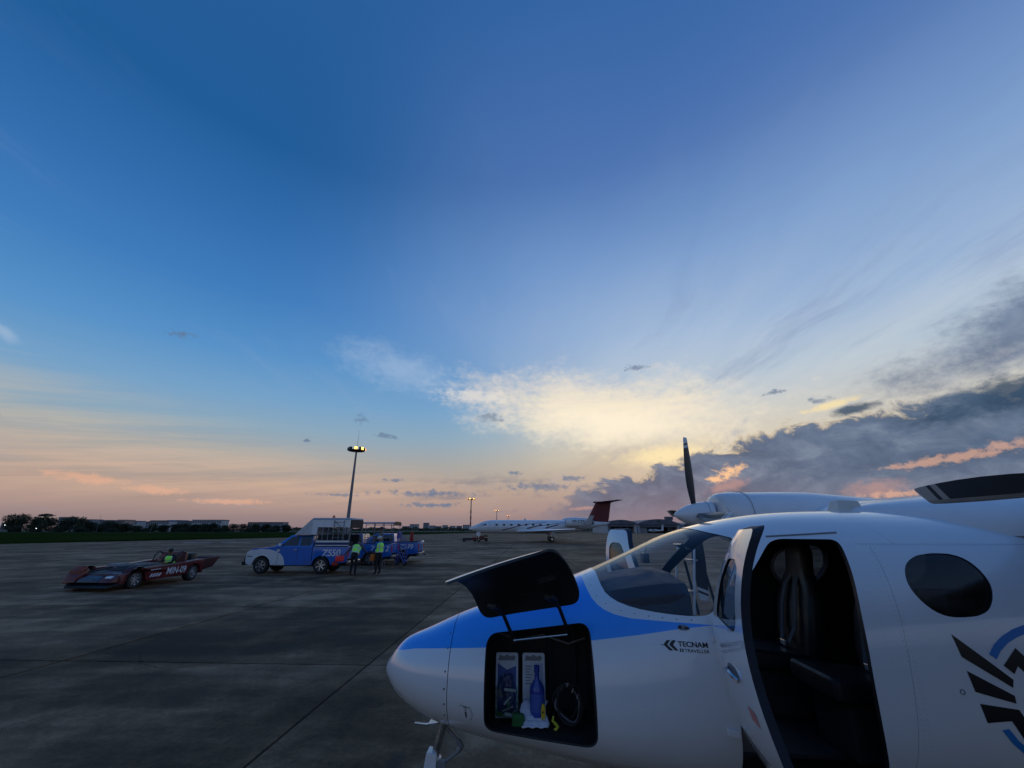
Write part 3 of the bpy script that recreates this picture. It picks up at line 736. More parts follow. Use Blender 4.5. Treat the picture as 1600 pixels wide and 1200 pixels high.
def cutter(outlines):
    """list of (outline in (s,z), y0, y1)"""
    mb = MB()
    for o_, y0, y1 in outlines: mb.prism(o_, 'y', y0, y1)
    me = bpy.data.meshes.new('cutter'); me.from_pydata(mb.v, [], mb.f)
    bm = bmesh.new(); bm.from_mesh(me); bmesh.ops.recalc_face_normals(bm, faces=bm.faces); bm.to_mesh(me); bm.free()
    return me

def boolean(me, cut, op):
    a = bpy.data.objects.new('a', me); b = bpy.data.objects.new('b', cut); COL.objects.link(a); COL.objects.link(b)
    m = a.modifiers.new('bool', 'BOOLEAN'); m.operation = op; m.object = b; m.solver = 'EXACT'
    bpy.context.view_layer.update()
    r = bpy.data.meshes.new_from_object(a.evaluated_get(bpy.context.evaluated_depsgraph_get()))
    bpy.data.objects.remove(a); bpy.data.objects.remove(b); bpy.data.meshes.remove(me); bpy.data.meshes.remove(cut)
    return r

def skin_mesh(name, me, mats, parent):
    """three materials: outside, inside, cut edge; outside shaded with the true surface normal"""
    me.name = name; me.materials.clear()
    for q in mats: me.materials.append(q)
    n = len(me.vertices); co = np.zeros(n * 3); me.vertices.foreach_get('co', co); co = co.reshape(-1, 3); N = gradn(co)
    pn = np.zeros(len(me.polygons) * 3); me.polygons.foreach_get('normal', pn); pn = pn.reshape(-1, 3)
    pc = np.zeros(len(me.polygons) * 3); me.polygons.foreach_get('center', pc); pc = pc.reshape(-1, 3)
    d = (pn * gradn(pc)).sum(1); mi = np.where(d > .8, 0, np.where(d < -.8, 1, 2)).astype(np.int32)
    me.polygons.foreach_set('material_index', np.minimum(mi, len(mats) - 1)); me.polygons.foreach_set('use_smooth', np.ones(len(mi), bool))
    L = np.zeros(len(me.loops), np.int32); me.loops.foreach_get('vertex_index', L)
    lt = np.zeros(len(me.polygons), np.int32); me.polygons.foreach_get('loop_total', lt); lp = np.repeat(np.arange(len(lt)), lt)
    cn = np.where((mi[lp] == 0)[:, None], N[L], np.where((mi[lp] == 1)[:, None], -N[L], pn[lp]))
    me.normals_split_custom_set(cn.tolist())
    o = bpy.data.objects.new(name, me); COL.objects.link(o); o.parent = parent
    return o

# ---- paint: white, blue sweep over the nose ending in a point below the windshield
def plane_paint():
    m = bpy.data.materials.new('plane_paint'); m.use_nodes = True; t = m.node_tree; b = t.nodes['Principled BSDF']
    o = t.nodes.new('ShaderNodeTexCoord'); s3 = t.nodes.new('ShaderNodeSeparateXYZ'); t.links.new(o.outputs['Object'], s3.inputs[0]); P = X(t, o.outputs['Object'])
    s_, z_ = X(t, s3.outputs[0]), X(t, s3.outputs[2])
    low = fcurve(t, s_, [(0, 1.275), (.07, 1.29), (.25, 1.329), (.49, 1.36), (.744, 1.387), (1.05, 1.425), (1.403, 1.470), (1.682, 1.514), (1.898, 1.553), (2.10, 1.581)], 0, 2.2, 1, 2)
    upc = fcurve(t, s_, [(1.40, 1.85), (1.413, 1.75), (1.425, 1.712), (1.443, 1.674), (1.47, 1.644), (1.507, 1.622), (1.56, 1.604), (1.646, 1.591), (1.803, 1.587), (1.973, 1.584), (2.10, 1.5805)], 1.38, 2.2, 1, 2)
    blue = (z_ - low).ss(-.0006, .0006) * ((upc - z_).ss(-.0006, .0006)).mx(s_.lt(1.4)) * s_.lt(2.10)
    dirt = noise(t, P, 3.0, 5, .6); streak = noise(t, xyz(t, s_ * 14, z_ * 1.4, 0), 1.0, 4, .6)
    white = mix(t, dirt.ss(.35, .75) * .25 + streak.ss(.55, .8) * .15, (.74, .76, .79, 1), (.60, .62, .65, 1))
    bl = mix(t, dirt.ss(.35, .75) * .3, (.030, .31, .94, 1), (.024, .24, .76, 1))
    # faint panel joints
    def line(v, c, w): return (v - c).ab().ss(w, w * .3)
    pl = line(z_, 2.014, .0022) * s_.gt(3.06)
    pl = pl.mx(line(s_ + (z_ - 2.014) * -.16, 3.14, .0022) * z_.lt(2.0)).mx(line(s_ + (2.2 - z_) * -.5, 3.20, .0022) * z_.gt(2.014)).mx(line(z_, .86, .002) * s_.gt(.6))
    col = mix(t, blue, white, bl); col = mix(t, pl * .55, col, (.12, .13, .15, 1))
    t.links.new(col.k, b.inputs['Base Color'])
    t.links.new((dirt.ss(.3, .7) * .08 + .16).k, b.inputs['Roughness'])
    b.inputs['Coat Weight'].default_value = .9; b.inputs['Coat Roughness'].default_value = .03
    wav = noise(t, P, 4.5, 2, .5); bp = t.nodes.new('ShaderNodeBump'); bp.inputs['Strength'].default_value = .12; bp.inputs['Distance'].default_value = .012
    t.links.new(wav.k, bp.inputs['Height']); t.links.new(bp.outputs[0], b.inputs['Normal'])
    return m
M['plane'] = plane_paint()

BAY = rounded([(.752, .95), (1.405, .95), (1.402, 1.558), (.752, 1.455)], [.075, .075, .07, .075], 7)
BAYD = rounded([(.757, .955), (1.400, .955), (1.397, 1.552), (.757, 1.450)], [.075, .075, .07, .075], 7)
WSH = [(1.500, 1.832), (1.509, 1.812), (1.511, 1.774), (1.517, 1.742), (1.529, 1.712), (1.555, 1.688), (1.592, 1.668), (1.65, 1.650), (1.711, 1.638), (1.80, 1.628), (1.881, 1.622), (1.96, 1.619), (2.017, 1.620), (2.055, 1.625), (2.081, 1.632), (2.105, 1.645),
       (2.122, 1.664), (2.138, 1.688), (2.151, 1.713), (2.20, 1.775), (2.27, 1.862), (2.34, 1.945), (2.39, 2.008), (2.400, 2.030), (2.385, 2.048), (2.34, 2.064), (2.298, 2.076), (2.262, 2.090), (2.229, 2.108), (2.20, 2.3), (1.45, 2.3)]
DOOR = rounded([(2.078, .88), (2.855, .88), (2.826, 1.10), (2.840, 1.36), (2.880, 1.653), (2.985, 2.040), (2.60, 2.043), (2.473, 1.931), (2.28, 1.752), (2.08, 1.55), (2.074, 1.2)], [.08, .08, .1, .1, .1, .05, .10, .1, .1, .08, .1], 5)
DOORH = [(max(a_, 2.135) if b_ < 1.5 else max(a_, 2.135 + (b_ - 1.5) * .6), b_) for a_, b_ in DOOR]     # the frame laps under the door's front edge
def inset(pl, d):
    c = Vector((sum(p_[0] for p_ in pl) / len(pl), sum(p_[1] for p_ in pl) / len(pl)))
    return [tuple(Vector(p_) + (c - Vector(p_)).normalized() * d) for p_ in pl]
DWIN = rounded([(2.33, 1.668), (2.74, 1.655), (2.80, 1.70), (2.855, 1.90), (2.80, 1.93), (2.62, 1.93), (2.50, 1.845)], [.04, .05, .04, .05, .05, .06, .05], 5)
CWIN = [(3.237, 1.877), (3.281, 1.917), (3.357, 1.951), (3.461, 1.965), (3.56, 1.962), (3.620, 1.940), (3.650, 1.90), (3.662, 1.850), (3.658, 1.798), (3.625, 1.736), (3.570, 1.678), (3.498, 1.650), (3.40, 1.642), (3.34, 1.645), (3.288, 1.663), (3.245, 1.70), (3.215, 1.75), (3.206, 1.81)]
CWIN = rounded(CWIN, .03, 2)
CW2 = [(s_ + .92, z_) for s_, z_ in CWIN]; CW3 = [(s_ + 1.84, z_) for s_, z_ in CWIN]

ST = list(np.arange(.514, 4.2, .032)) + list(np.arange(4.2, 11.05, .14))
fm = shell(ST, 0, .028)
cuts = [(BAY, -1.5, -.06), (WSH, -1.5, 1.5), (DOORH, -1.5, -.3), (DOORH, .3, 1.5)]
for w_ in (CWIN, CW2, CW3): cuts += [(w_, -1.5, -.3), (w_, .3, 1.5)]
fm = boolean(fm, cutter(cuts), 'DIFFERENCE')
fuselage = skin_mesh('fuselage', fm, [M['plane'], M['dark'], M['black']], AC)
# nose cone, a separate moulding with a visible joint
s_n = (np.linspace(.012, sqrt(.5095), 46)) ** 2; th = np.linspace(0, 2 * pi, 96, endpoint=False)
mb = MB(); mb.loft([[tuple(map(float, q)) for q in spt(np.full(96, s_), th)] for s_ in s_n])
nc = mb.build('nose_cone', M['plane'], AC, smooth=True, auto=60)
# tail cap
mb = MB(); mb.loft([[tuple(map(float, q)) for q in (spt(np.full(48, 11.0), np.linspace(0, 2 * pi, 48, endpoint=False)) - np.array([0, 0, 1.75])) * np.array([1, k, k]) + np.array([o_, 0, 1.75])] for o_, k in ((-.03, 1.0), (.1, .8), (.2, .4), (.22, .05))])
mb.build('tail_cone', M['plane'], AC, smooth=True)

def pane(name, outline, s0, s1, y0, y1, m, parent, off=.006):
    me = boolean(shell(np.arange(s0, s1, .03), off, .004, 128), cutter([(outline, y0, y1)]), 'INTERSECT')
    return skin_mesh(name, me, [m, m, m], parent)
pane('windshield', inset(WSH, .0015), 1.40, 2.62, -1.5, 1.5, M['glass'], AC, .003)
for w_ in (CWIN, CW2, CW3):
    s0 = min(q[0] for q in w_) - .1
    for sg in (-1, 1): pane('cabin_window', inset(w_, .0015), s0, s0 + .68, min(sg * .3, sg * 1.5), max(sg * .3, sg * 1.5), M['glass_cab'], AC)

# ---- crew doors, swung open forward on their front hinges
HINGE = Vector((2.08, -.73, 1.3)); HAX = Vector((-.09, .16, 1)).normalized()
def crew_door(sg, ang):
    y0, y1 = (-1.5, -.3) if sg < 0 else (.3, 1.5)
    me = boolean(shell(np.arange(1.95, 3.12, .03), 0, .036, 128), cutter([(inset(DOOR, .006), y0, y1)]), 'INTERSECT')
    me = boolean(me, cutter([(DWIN, y0, y1)]), 'DIFFERENCE')
    d = skin_mesh('crew_door', me, [M['plane'], M['navy'], M['navy']], AC)
    hp = Vector((HINGE.x, HINGE.y * (1 if sg < 0 else -1), HINGE.z)); ax = Vector((HAX.x, HAX.y * (1 if sg < 0 else -1), HAX.z))
    R_ = Matrix.Rotation(-radians(ang) if sg < 0 else radians(ang), 4, ax)
    d.matrix_basis = Matrix.Translation(hp + Vector((.035, 0, 0))) @ R_ @ Matrix.Translation(-hp)
    pane('door_window', inset(DWIN, .001), 2.15, 3.0, y0, y1, M['glass_cab'], d)
    f_ = lambda s, z, o=0.0: (s, sg * (abs(ysurf(s, z)) + o), z)
    # lever handle in a dark recess
    mb = MB(); mb.tube([f_(2.60, 1.45, .004), f_(2.56, 1.47, .02), f_(2.48, 1.475, .022), f_(2.44, 1.47, .006)], [.010, .011, .010, .006], 8); mb.build('handle', M['steel'], d, smooth=True)
    mb = MB(); ring = [f_(2.52 + .10 * cos(a), 1.468 + .028 * sin(a), .0015) for a in np.linspace(0, 2 * pi, 24, endpoint=False)]; mb.add(ring, [tuple(range(24))]); mb.build('handle_recess', M['galv'], d)
    if sg < 0:
        mb = MB(); mb.add([f_(2.60, 1.36, .0016), f_(2.70, 1.36, .0016), f_(2.70, 1.31, .0016), f_(2.60, 1.31, .0016)], [(0, 1, 2, 3)])
        tag(mb.build('placard', mat('pink_placard', (.62, .22, .22), .5), d), 'faded pink placard below the door handle')
    for zz in (1.52, 1.10):
        mb = MB(); y_ = sg * (abs(ysurf(2.08, zz)) + .012); mb.hexa([(2.062, y_ - .008, zz - .016), (2.125, y_ - .012, zz - .026), (2.125, y_ + .014, zz - .026), (2.062, y_ + .010, zz - .016), (2.062, y_ - .008, zz + .018), (2.125, y_ - .010, zz + .004), (2.125, y_ + .014, zz + .004), (2.062, y_ + .010, zz + .018)])
        hg = mb.build('hinge_fairing', M['white'], AC, bevel=.005)
    return d
door_p = crew_door(-1, 97)
door_s = crew_door(1, 100)

# ---- hatch of the nose bay, lifted on two gooseneck arms
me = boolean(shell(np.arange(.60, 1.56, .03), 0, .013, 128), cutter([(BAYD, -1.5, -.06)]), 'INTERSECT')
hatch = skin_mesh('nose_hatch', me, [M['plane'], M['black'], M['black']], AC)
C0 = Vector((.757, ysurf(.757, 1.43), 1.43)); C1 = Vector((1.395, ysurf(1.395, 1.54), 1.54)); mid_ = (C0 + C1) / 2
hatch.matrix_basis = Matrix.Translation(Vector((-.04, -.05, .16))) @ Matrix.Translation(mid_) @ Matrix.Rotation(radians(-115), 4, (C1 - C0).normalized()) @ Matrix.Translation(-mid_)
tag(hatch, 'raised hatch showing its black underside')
HM = hatch.matrix_basis
for s_, z_ in ((.905, 1.452), (1.255, 1.505)):
    yb = ysurf(s_, z_); top = HM @ Vector((s_, yb + .03, z_ - .06)); top2 = HM @ Vector((s_, yb + .03, z_ - .13))
    mb = MB(); mb.tube([(s_ + .03, yb + .10, z_ - .05), (s_ + .015, yb + .045, z_ - .02), (s_ + .005, yb + .0, z_ + .03), tuple((Vector((s_, yb - .02, z_ + .10)) + top) / 2), tuple(top), tuple(top2)], [.011, .012, .012, .012, .012, .011], 8)
    mb.build('gooseneck_arm', M['black'], AC, smooth=True)
    mb = MB(); mb.box(s_ - .03, s_ + .03, yb + .012, yb + .034, z_ - .14, z_ - .05); br = mb.build('arm_bracket', M['black'], hatch, bevel=.004)
mb = MB(); mb.tube([(.93, ysurf(.93, 1.43) + .06, 1.425), (1.27, ysurf(1.27, 1.48) + .06, 1.478)], .006, 8); mb.build('torsion_rod', M['steel'], AC, smooth=True)
mb = MB(); o_ = rounded([(-.055, -.022), (.055, -.022), (.055, .022), (-.055, .022)], .012, 4)
V = [(1.24 + u, ysurf(1.24 + u, 1.35 + w) + .0150, 1.35 + w) for u, w in o_]; mb.add(V, [tuple(range(len(V)))]); mb.build('hatch_placard', mat('grey_print', (.05, .05, .055), .5), hatch)
lettering('hatch_lettering', 'OPEN', .030, M['galv'], hatch, lambda u, v: (1.285 - u, ysurf(1.24, 1.35) + .0165, 1.34 + v))
# bay lining
mb = MB(); y0 = -.02
mb.box(.716, 1.439, y0, y0 + .015, .88, 1.56)
def lin_ring(s_): return [(s_, max(p_[1] + .045, -.9), p_[2]) for p_ in spt(np.full(24, s_), np.linspace(-.72, .95, 24))]
for s_ in (.715, 1.44):       # end walls follow the skin
    rg_ = lin_ring(s_) + [(s_, y0, 1.56), (s_, y0, .88)]; n_ = len(rg_)
    mb.add(rg_ + [(s_ - .012, b_, c_) for _, b_, c_ in rg_], [tuple(range(n_)), tuple(range(2 * n_ - 1, n_ - 1, -1))] + [(i, (i + 1) % n_, (i + 1) % n_ + n_, i + n_) for i in range(n_)])
def floor_y(s_): return ysurf(s_, .935) + .05
mb.hexa([(.716, floor_y(.716), .925), (1.439, floor_y(1.439), .925), (1.439, y0, .925), (.716, y0, .925), (.716, floor_y(.716), .94), (1.439, floor_y(1.439), .94), (1.439, y0, .94), (.716, y0, .94)])
mb.build('bay_lining', M['dark'], AC)
gk = [(a_, ysurf(a_, b_) + .012, b_) for a_, b_ in BAY]; gk.append(gk[0]); MB().tube(gk, .007, 6).build('bay_seal', M['rubber'], AC, smooth=True)
for s_ in (.96, 1.17, 1.34): MB().box(s_ - .008, s_ + .008, -.055, -.021, .945, 1.55).build('bay_rib', M['navy'], AC, bevel=.003)
MB().tube([(.80, -.05, 1.40), (.95, -.075, 1.36), (1.12, -.06, 1.39), (1.30, -.075, 1.34), (1.42, -.05, 1.37)], .007, 6).build('bay_wiring', M['galv'], AC, smooth=True)

# ---- cabin inside
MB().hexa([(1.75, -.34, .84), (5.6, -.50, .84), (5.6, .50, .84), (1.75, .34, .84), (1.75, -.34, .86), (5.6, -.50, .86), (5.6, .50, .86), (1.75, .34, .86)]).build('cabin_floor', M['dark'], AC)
mb = MB(); mb.prism([(p_[1] * .97, (p_[2] - 1.3) * .97 + 1.3) for p_ in spt(np.full(40, 5.6), np.linspace(0, 2 * pi, 40, endpoint=False))], 'x', 5.6, 5.63); mb.build('rear_bulkhead', M['dark'], AC)  # dark wall added to keep light from the tail out of the cabin
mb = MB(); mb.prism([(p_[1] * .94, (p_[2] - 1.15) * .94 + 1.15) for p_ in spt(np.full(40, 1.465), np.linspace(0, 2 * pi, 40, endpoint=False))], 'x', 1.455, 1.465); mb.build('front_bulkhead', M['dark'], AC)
M['glare'] = mat('glareshield', (.035, .042, .058), .62, var=.15, bump=.2, bscale=120)
mb = MB()      # glareshield: hood over the instrument panel
rings = []
for s_, hw, zt_, zl in ((1.475, .40, 1.715, 1.40), (1.56, .47, 1.735, 1.38), (1.72, .555, 1.770, 1.36), (1.90, .60, 1.795, 1.36), (2.015, .60, 1.795, 1.36)):
    rings.append([(s_, -hw, zl), (s_, -hw, zt_ - .07), (s_, -hw + .06, zt_ - .015), (s_, -.2, zt_ + .022), (s_, .2, zt_ + .022), (s_, hw - .06, zt_ - .015), (s_, hw, zt_ - .07), (s_, hw, zl)])
mb.loft(rings); mb.build('glareshield', M['glare'], AC, bevel=.01)
panel = MB().box(1.95, 2.03, -.56, .56, 1.20, 1.71).build('instrument_panel', M['dark'], AC, bevel=.01)
for y_ in (-.33, .0, .33):
    MB().box(2.031, 2.036, y_ - .13, y_ + .13, 1.43, 1.60).build('display', M['glass_dk'], panel, bevel=.002)
for y_ in (-.33, .33):
    mb = MB(); mb.tube([(2.03, y_, 1.38), (2.20, y_, 1.38)], .014, 8); mb.tube([(2.20, y_ - .13, 1.47), (2.21, y_ - .13, 1.38), (2.21, y_ - .05, 1.34), (2.21, y_ + .05, 1.34), (2.21, y_ + .13, 1.38), (2.20, y_ + .13, 1.47)], .016, 8)
    mb.build('control_yoke', M['black'], AC, smooth=True)
M['leather'] = mat('dark_leather', (.011, .011, .013), .5, var=.25, vscale=8)
M['belt'] = mat('belt_webbing', (.075, .08, .09), .7, var=.15, vscale=30)
def seat(s_, y_):
    t_ = bpy.data.objects.new('crew_seat', None)
    mb = MB(); mb.hexa([(s_ - .50, y_ - .23, 1.16), (s_ - .02, y_ - .23, 1.13), (s_ - .02, y_ + .23, 1.13), (s_ - .50, y_ + .23, 1.16), (s_ - .50, y_ - .22, 1.29), (s_ - .02, y_ - .22, 1.24), (s_ - .02, y_ + .22, 1.24), (s_ - .50, y_ + .22, 1.29)])
    cu = mb.build('seat_cushion', M['leather'], AC, bevel=.04, seg=3)
    rings = []
    for z_, hw, th_, ds in ((1.20, .20, .12, 0), (1.35, .235, .13, .015), (1.55, .235, .12, .05), (1.70, .20, .10, .085), (1.78, .14, .09, .10), (1.84, .13, .10, .11), (1.93, .13, .10, .125), (1.985, .10, .07, .135)):
        o_ = rounded([(-th_ / 2, -hw), (th_ / 2, -hw), (th_ / 2, hw), (-th_ / 2, hw)], .045, 4)
        rings.append([(s_ + ds + u, y_ + w, z_) for u, w in o_])
    bk_ = MB().loft(rings).build('seat_back', M['leather'], AC, smooth=True, auto=50)
    for dy_ in (-.085, .085):
        mb = MB(); pts = [(s_ + .065, y_ + dy_ * .45, 1.77), (s_ + .005, y_ + dy_ * .75, 1.68), (s_ - .035, y_ + dy_, 1.54), (s_ - .065, y_ + dy_, 1.40), (s_ - .11, y_ + dy_ * .5, 1.29)]
        mb.loft([[(q[0] - .006, q[1] - .022, q[2]), (q[0] - .006, q[1] + .022, q[2]), (q[0], q[1] + .022, q[2]), (q[0], q[1] - .022, q[2])] for q in pts]); mb.build('shoulder_belt', M['belt'], bk_)
    mb = MB().box(s_ - .135, s_ - .115, y_ - .035, y_ + .035, 1.265, 1.305); mb.build('belt_buckle', M['steel'], bk_, bevel=.006)
    MB().box(s_ - .42, s_ - .06, y_ - .17, y_ + .17, .861, 1.14).build('seat_base', M['dark'], AC, bevel=.02)
    bpy.data.objects.remove(t_)
seat(3.27, -.33); seat(3.10, .30); seat(4.25, -.33); seat(4.25, .33)
for sg in (-1, 1):      # oval reveal round the cabin window, sun visor
    mb = MB(); pts = [(s_, sg * (abs(ysurf(s_, z_)) - .035), z_) for s_, z_ in [(3.435 + (a - 3.435) * 1.07, 1.81 + (b - 1.81) * 1.07) for a, b in CWIN]]; pts.append(pts[0]); mb.tube(pts, .012, 6); mb.build('window_reveal', M['galv'], AC, smooth=True)
mb = MB().hexa([(2.22, .10, 1.985), (2.30, .10, 1.95), (2.30, .30, 1.945), (2.22, .30, 1.98), (2.23, .10, 1.995), (2.31, .10, 1.96), (2.31, .30, 1.955), (2.23, .30, 1.99)]); mb.build('sun_visor', M['glass_dk'], AC, bevel=.003)
mb = MB(); mb.tube([(1.92, .02, 1.93), (1.94, .02, 2.005)], .007, 6); mb.box(1.89, 1.935, -.035, .06, 1.86, 1.93); mb.build('compass', M['black'], AC, bevel=.006)
# centre post of the windshield frame
mb = MB(); pts = [(s_, 0.0, float(spar(np.array(s_))[0]) - .018) for s_ in np.linspace(1.50, 2.24, 12)]; mb.tube(pts, .011, 6); mb.build('windshield_post', M['dark'], AC, smooth=True)

# ---- small fittings on the skin
fS = lambda s, z, o=.0012: (s, ysurf(s, z) - o, z)
mb = MB(); mb.tube([fS(s_, 2.056 + (s_ - 2.587) * .0587, .004) for s_ in np.linspace(2.587, 3.013, 12)], .006, 6); mb.build('rain_gutter', M['galv'], AC, smooth=True)
def decal(name, polys, m, parent, cut=3):
    """flat print laid on the port skin: triangulated, split fine enough to follow the curve"""
    from mathutils.geometry import tessellate_polygon
    T = []
    for pl in polys:
        for t_ in tessellate_polygon([[Vector((p_[0], p_[1], 0)) for p_ in pl]]): T.append(tuple(tuple(map(float, pl[i])) for i in t_))
    for _ in range(cut):
        N_ = []
        for A, B, C in T:
            ab, bc, ca = [((p_[0] + q[0]) / 2, (p_[1] + q[1]) / 2) for p_, q in ((A, B), (B, C), (C, A))]
            N_ += [(A, ab, ca), (ab, B, bc), (ca, bc, C), (ab, bc, ca)]
        T = N_
    idx = {}; V = []; F = []
    for t_ in T:
        f = []
        for p_ in t_:
            k = (round(p_[0], 6), round(p_[1], 6))
            if k not in idx: idx[k] = len(V); V.append((p_[0], ysurf(p_[0], p_[1]) - .0016, p_[1]))
            f.append(idx[k])
        F.append(tuple(f))
    me = bpy.data.meshes.new(name); me.from_pydata(V, [], F)
    return link(name, me, m, parent, smooth=True)
lp = lambda L: [(1.802 + ((1030 + x / 16) - 1037) * .00339, 1.473 - ((990 + y / 16) - 1008) * .0030 + ((1030 + x / 16) - 1037) * .00022) for x, y in L]
M['ink'] = mat('black_vinyl', (.008, .008, .011), .35)
decal('maker_chevron', [lp([(105, 270), (205, 160), (298, 160), (200, 270), (325, 415), (235, 415)]), lp([(35, 265), (104, 262), (104, 280), (35, 278)])], M['ink'], AC, 1)
decal('maker_chevron', [lp([(246, 272), (340, 165), (440, 165), (350, 280), (462, 425), (368, 415)])], M['ink'], AC, 1)
lettering('maker_lettering', 'TECNAM', .0345, M['ink'], AC, lambda u, v: fS(1.878 + u, 1.4725 + v, .0016), bold=.0006, fit=.156)
lettering('maker_lettering', 'TECNAM', .0345, M['ink'], AC, lambda u, v: fS(1.8792 + u, 1.4725 + v, .0018), bold=.0006, fit=.156)
lettering('model_lettering', 'TRAVELLER', .0225, M['ink'], AC, lambda u, v: fS(1.908 + u, 1.4470 + v, .0016), bold=.0002, fit=.130)
decal('model_bars', [[(1.883 + d_, 1.4465), (1.890 + d_, 1.4465), (1.890 + d_, 1.463), (1.883 + d_, 1.463)] for d_ in (0, .012)], M['ink'], AC, 1)
# winged round emblem on the flank
EC = (3.86, 1.335); P1 = [[(3.311, 1.565), (3.538, 1.364), (3.523, 1.328), (3.319, 1.463)], [(3.32, 1.401), (3.517, 1.294), (3.513, 1.26), (3.33, 1.308)], [(3.334, 1.257), (3.516, 1.234), (3.535, 1.190), (3.503, 1.105), (3.464, 1.185), (3.344, 1.175)]]
P4 = [(3.515, 1.426), (3.609, 1.506), (3.66, 1.44), (3.606, 1.398), (3.585, 1.424), (3.554, 1.389)]
mir = lambda L: [(2 * EC[0] - a, b) for a, b in reversed(L)]
for pl in P1 + [P4]:
    decal('emblem_feather', [pl], M['ink'], AC); decal('emblem_feather', [mir(pl)], M['ink'], AC)
M['emb_blue'] = mat('emblem_blue', (.02, .20, .56), .4)
def arc(pts_o, pts_i): return pts_o + pts_i[::-1]
A1o = rounded([(3.463, 1.476), (3.50, 1.516), (3.569, 1.560), (3.64, 1.592), (3.709, 1.612), (3.78, 1.624), (3.86, 1.628)], .02, 2)[3:-3]; A1i = [(3.492, 1.454), (3.53, 1.492), (3.582, 1.527), (3.64, 1.553), (3.70, 1.573), (3.78, 1.585), (3.86, 1.588)]
for q in range(6):
    a = [(3.463, 1.476), (3.51, 1.522), (3.569, 1.560), (3.64, 1.592), (3.709, 1.612), (3.78, 1.624), (3.86, 1.628)]
    pl = [a[q], a[q + 1], A1i[q + 1], A1i[q]]
    if q == 0: up_ = []
    up_.append(pl)
decal('emblem_arc', up_, M['emb_blue'], AC); decal('emblem_arc', [mir(p_) for p_ in up_], M['emb_blue'], AC)
a = [(3.405, 1.145), (3.445, 1.085), (3.50, 1.035), (3.58, .995), (3.70, .965), (3.86, .955)]; b = [(3.440, 1.152), (3.475, 1.100), (3.525, 1.055), (3.60, 1.022), (3.71, .998), (3.86, .990)]
lo_ = [[a[q], a[q + 1], b[q + 1], b[q]] for q in range(5)]
decal('emblem_arc', lo_, M['emb_blue'], AC); decal('emblem_arc', [mir(p_) for p_ in lo_], M['emb_blue'], AC)
mb = MB(); mb.tube([fS(3.267 + .011 * cos(a), 1.307 + .011 * sin(a), .001) for a in np.linspace(0, 2 * pi, 17)], .0025, 5); mb.build('static_port', M['galv'], AC)
# warning print ahead of the nose bay
pr = [[(.600, 1.083), (.668, 1.076), (.668, 1.079), (.600, 1.086)], [(.622, 1.073), (.648, 1.071), (.648, 1.075), (.622, 1.077)], [(.628, 1.064), (.644, 1.063), (.637, 1.056)], [(.632, 1.052), (.642, 1.051), (.644, 1.018), (.636, 1.017)]]
for p_ in pr: decal('nose_print', [p_], M['ink'], AC, 1)
mb = MB(); mb.tube([fS(.637 + .042 * cos(a), 1.040 + .045 * sin(a)) for a in np.linspace(-.9, .9, 9)], .0012, 4); mb.build('nose_print', M['galv'], AC)
# stall vane / fuel drain fitting below the windshield corner
mb = MB(); o_ = [fS(1.925 + .030 * cos(a), 1.562 + .014 * sin(a), .0018) for a in np.linspace(0, 2 * pi, 20, endpoint=False)]; mb.add(o_, [tuple(range(20))]); mb.build('latch_plate', M['galv'], AC)
mb = MB(); mb.tube([fS(1.905, 1.565, .002), fS(1.907, 1.565, .014)], .008, 8); mb.tube([fS(1.93, 1.562, .004), fS(1.955, 1.560, .006)], .005, 6); mb.build('latch', M['black'], AC, smooth=True)
# screws and rivets: real but too small to pick out
def studs(name, pts, r, m, o_=.001, hgt=.0015):
    mb = MB()
    for s_, z_ in pts:
        y_ = ysurf(s_, z_); e = .004; n_ = Vector(gradn(np.array([[s_, y_, z_]]))[0]); p_ = Vector((s_, y_, z_)); u = n_.cross(Vector((0, 0, 1))).normalized(); w = n_.cross(u)
        k = 6; base = [p_ + (u * cos(2 * pi * i / k) + w * sin(2 * pi * i / k)) * r for i in range(k)]; top = [p_ + n_ * hgt + (u * cos(2 * pi * i / k) + w * sin(2 * pi * i / k)) * r * .6 for i in range(k)]
        mb.loft([base, top])
    return tag(mb.build(name, m, AC), kind='stuff')
def along(pl, step):
    out = []
    for (a, b), (c, d) in zip(pl, pl[1:]):
        n = max(1, int(sqrt((c - a) ** 2 + (d - b) ** 2) / step)); out += [(a + (c - a) * i / n, b + (d - b) * i / n) for i in range(n)]
    return out
studs('screws', along([(1.440, 1.79), (1.452, 1.74), (1.475, 1.69), (1.52, 1.655), (1.60, 1.625), (1.75, 1.607), (1.90, 1.600), (2.06, 1.600)], .065), .0045, M['galv'])
studs('nose_screws', [(.492, z_) for z_ in (1.43, 1.36, 1.245, 1.155, 1.07, 1.0, .95, .91)], .0065, M['ink'])
studs('rivets', along([(3.10, 2.008), (4.8, 2.008)], .022) + along([(3.13, 1.99), (3.08, 1.84), (3.055, 1.6), (3.03, 1.3), (3.015, 1.0)], .022) + along([(3.16, 1.99), (3.11, 1.84), (3.085, 1.6), (3.06, 1.3), (3.045, 1.0)], .022)
      + along([(.56, .905), (.9, .872), (1.4, .84), (2.0, .80)], .026) + along([(3.2, 2.17), (4.2, 2.185)], .024), .0030, mat('rivet_heads', (.46, .48, .51), .45))

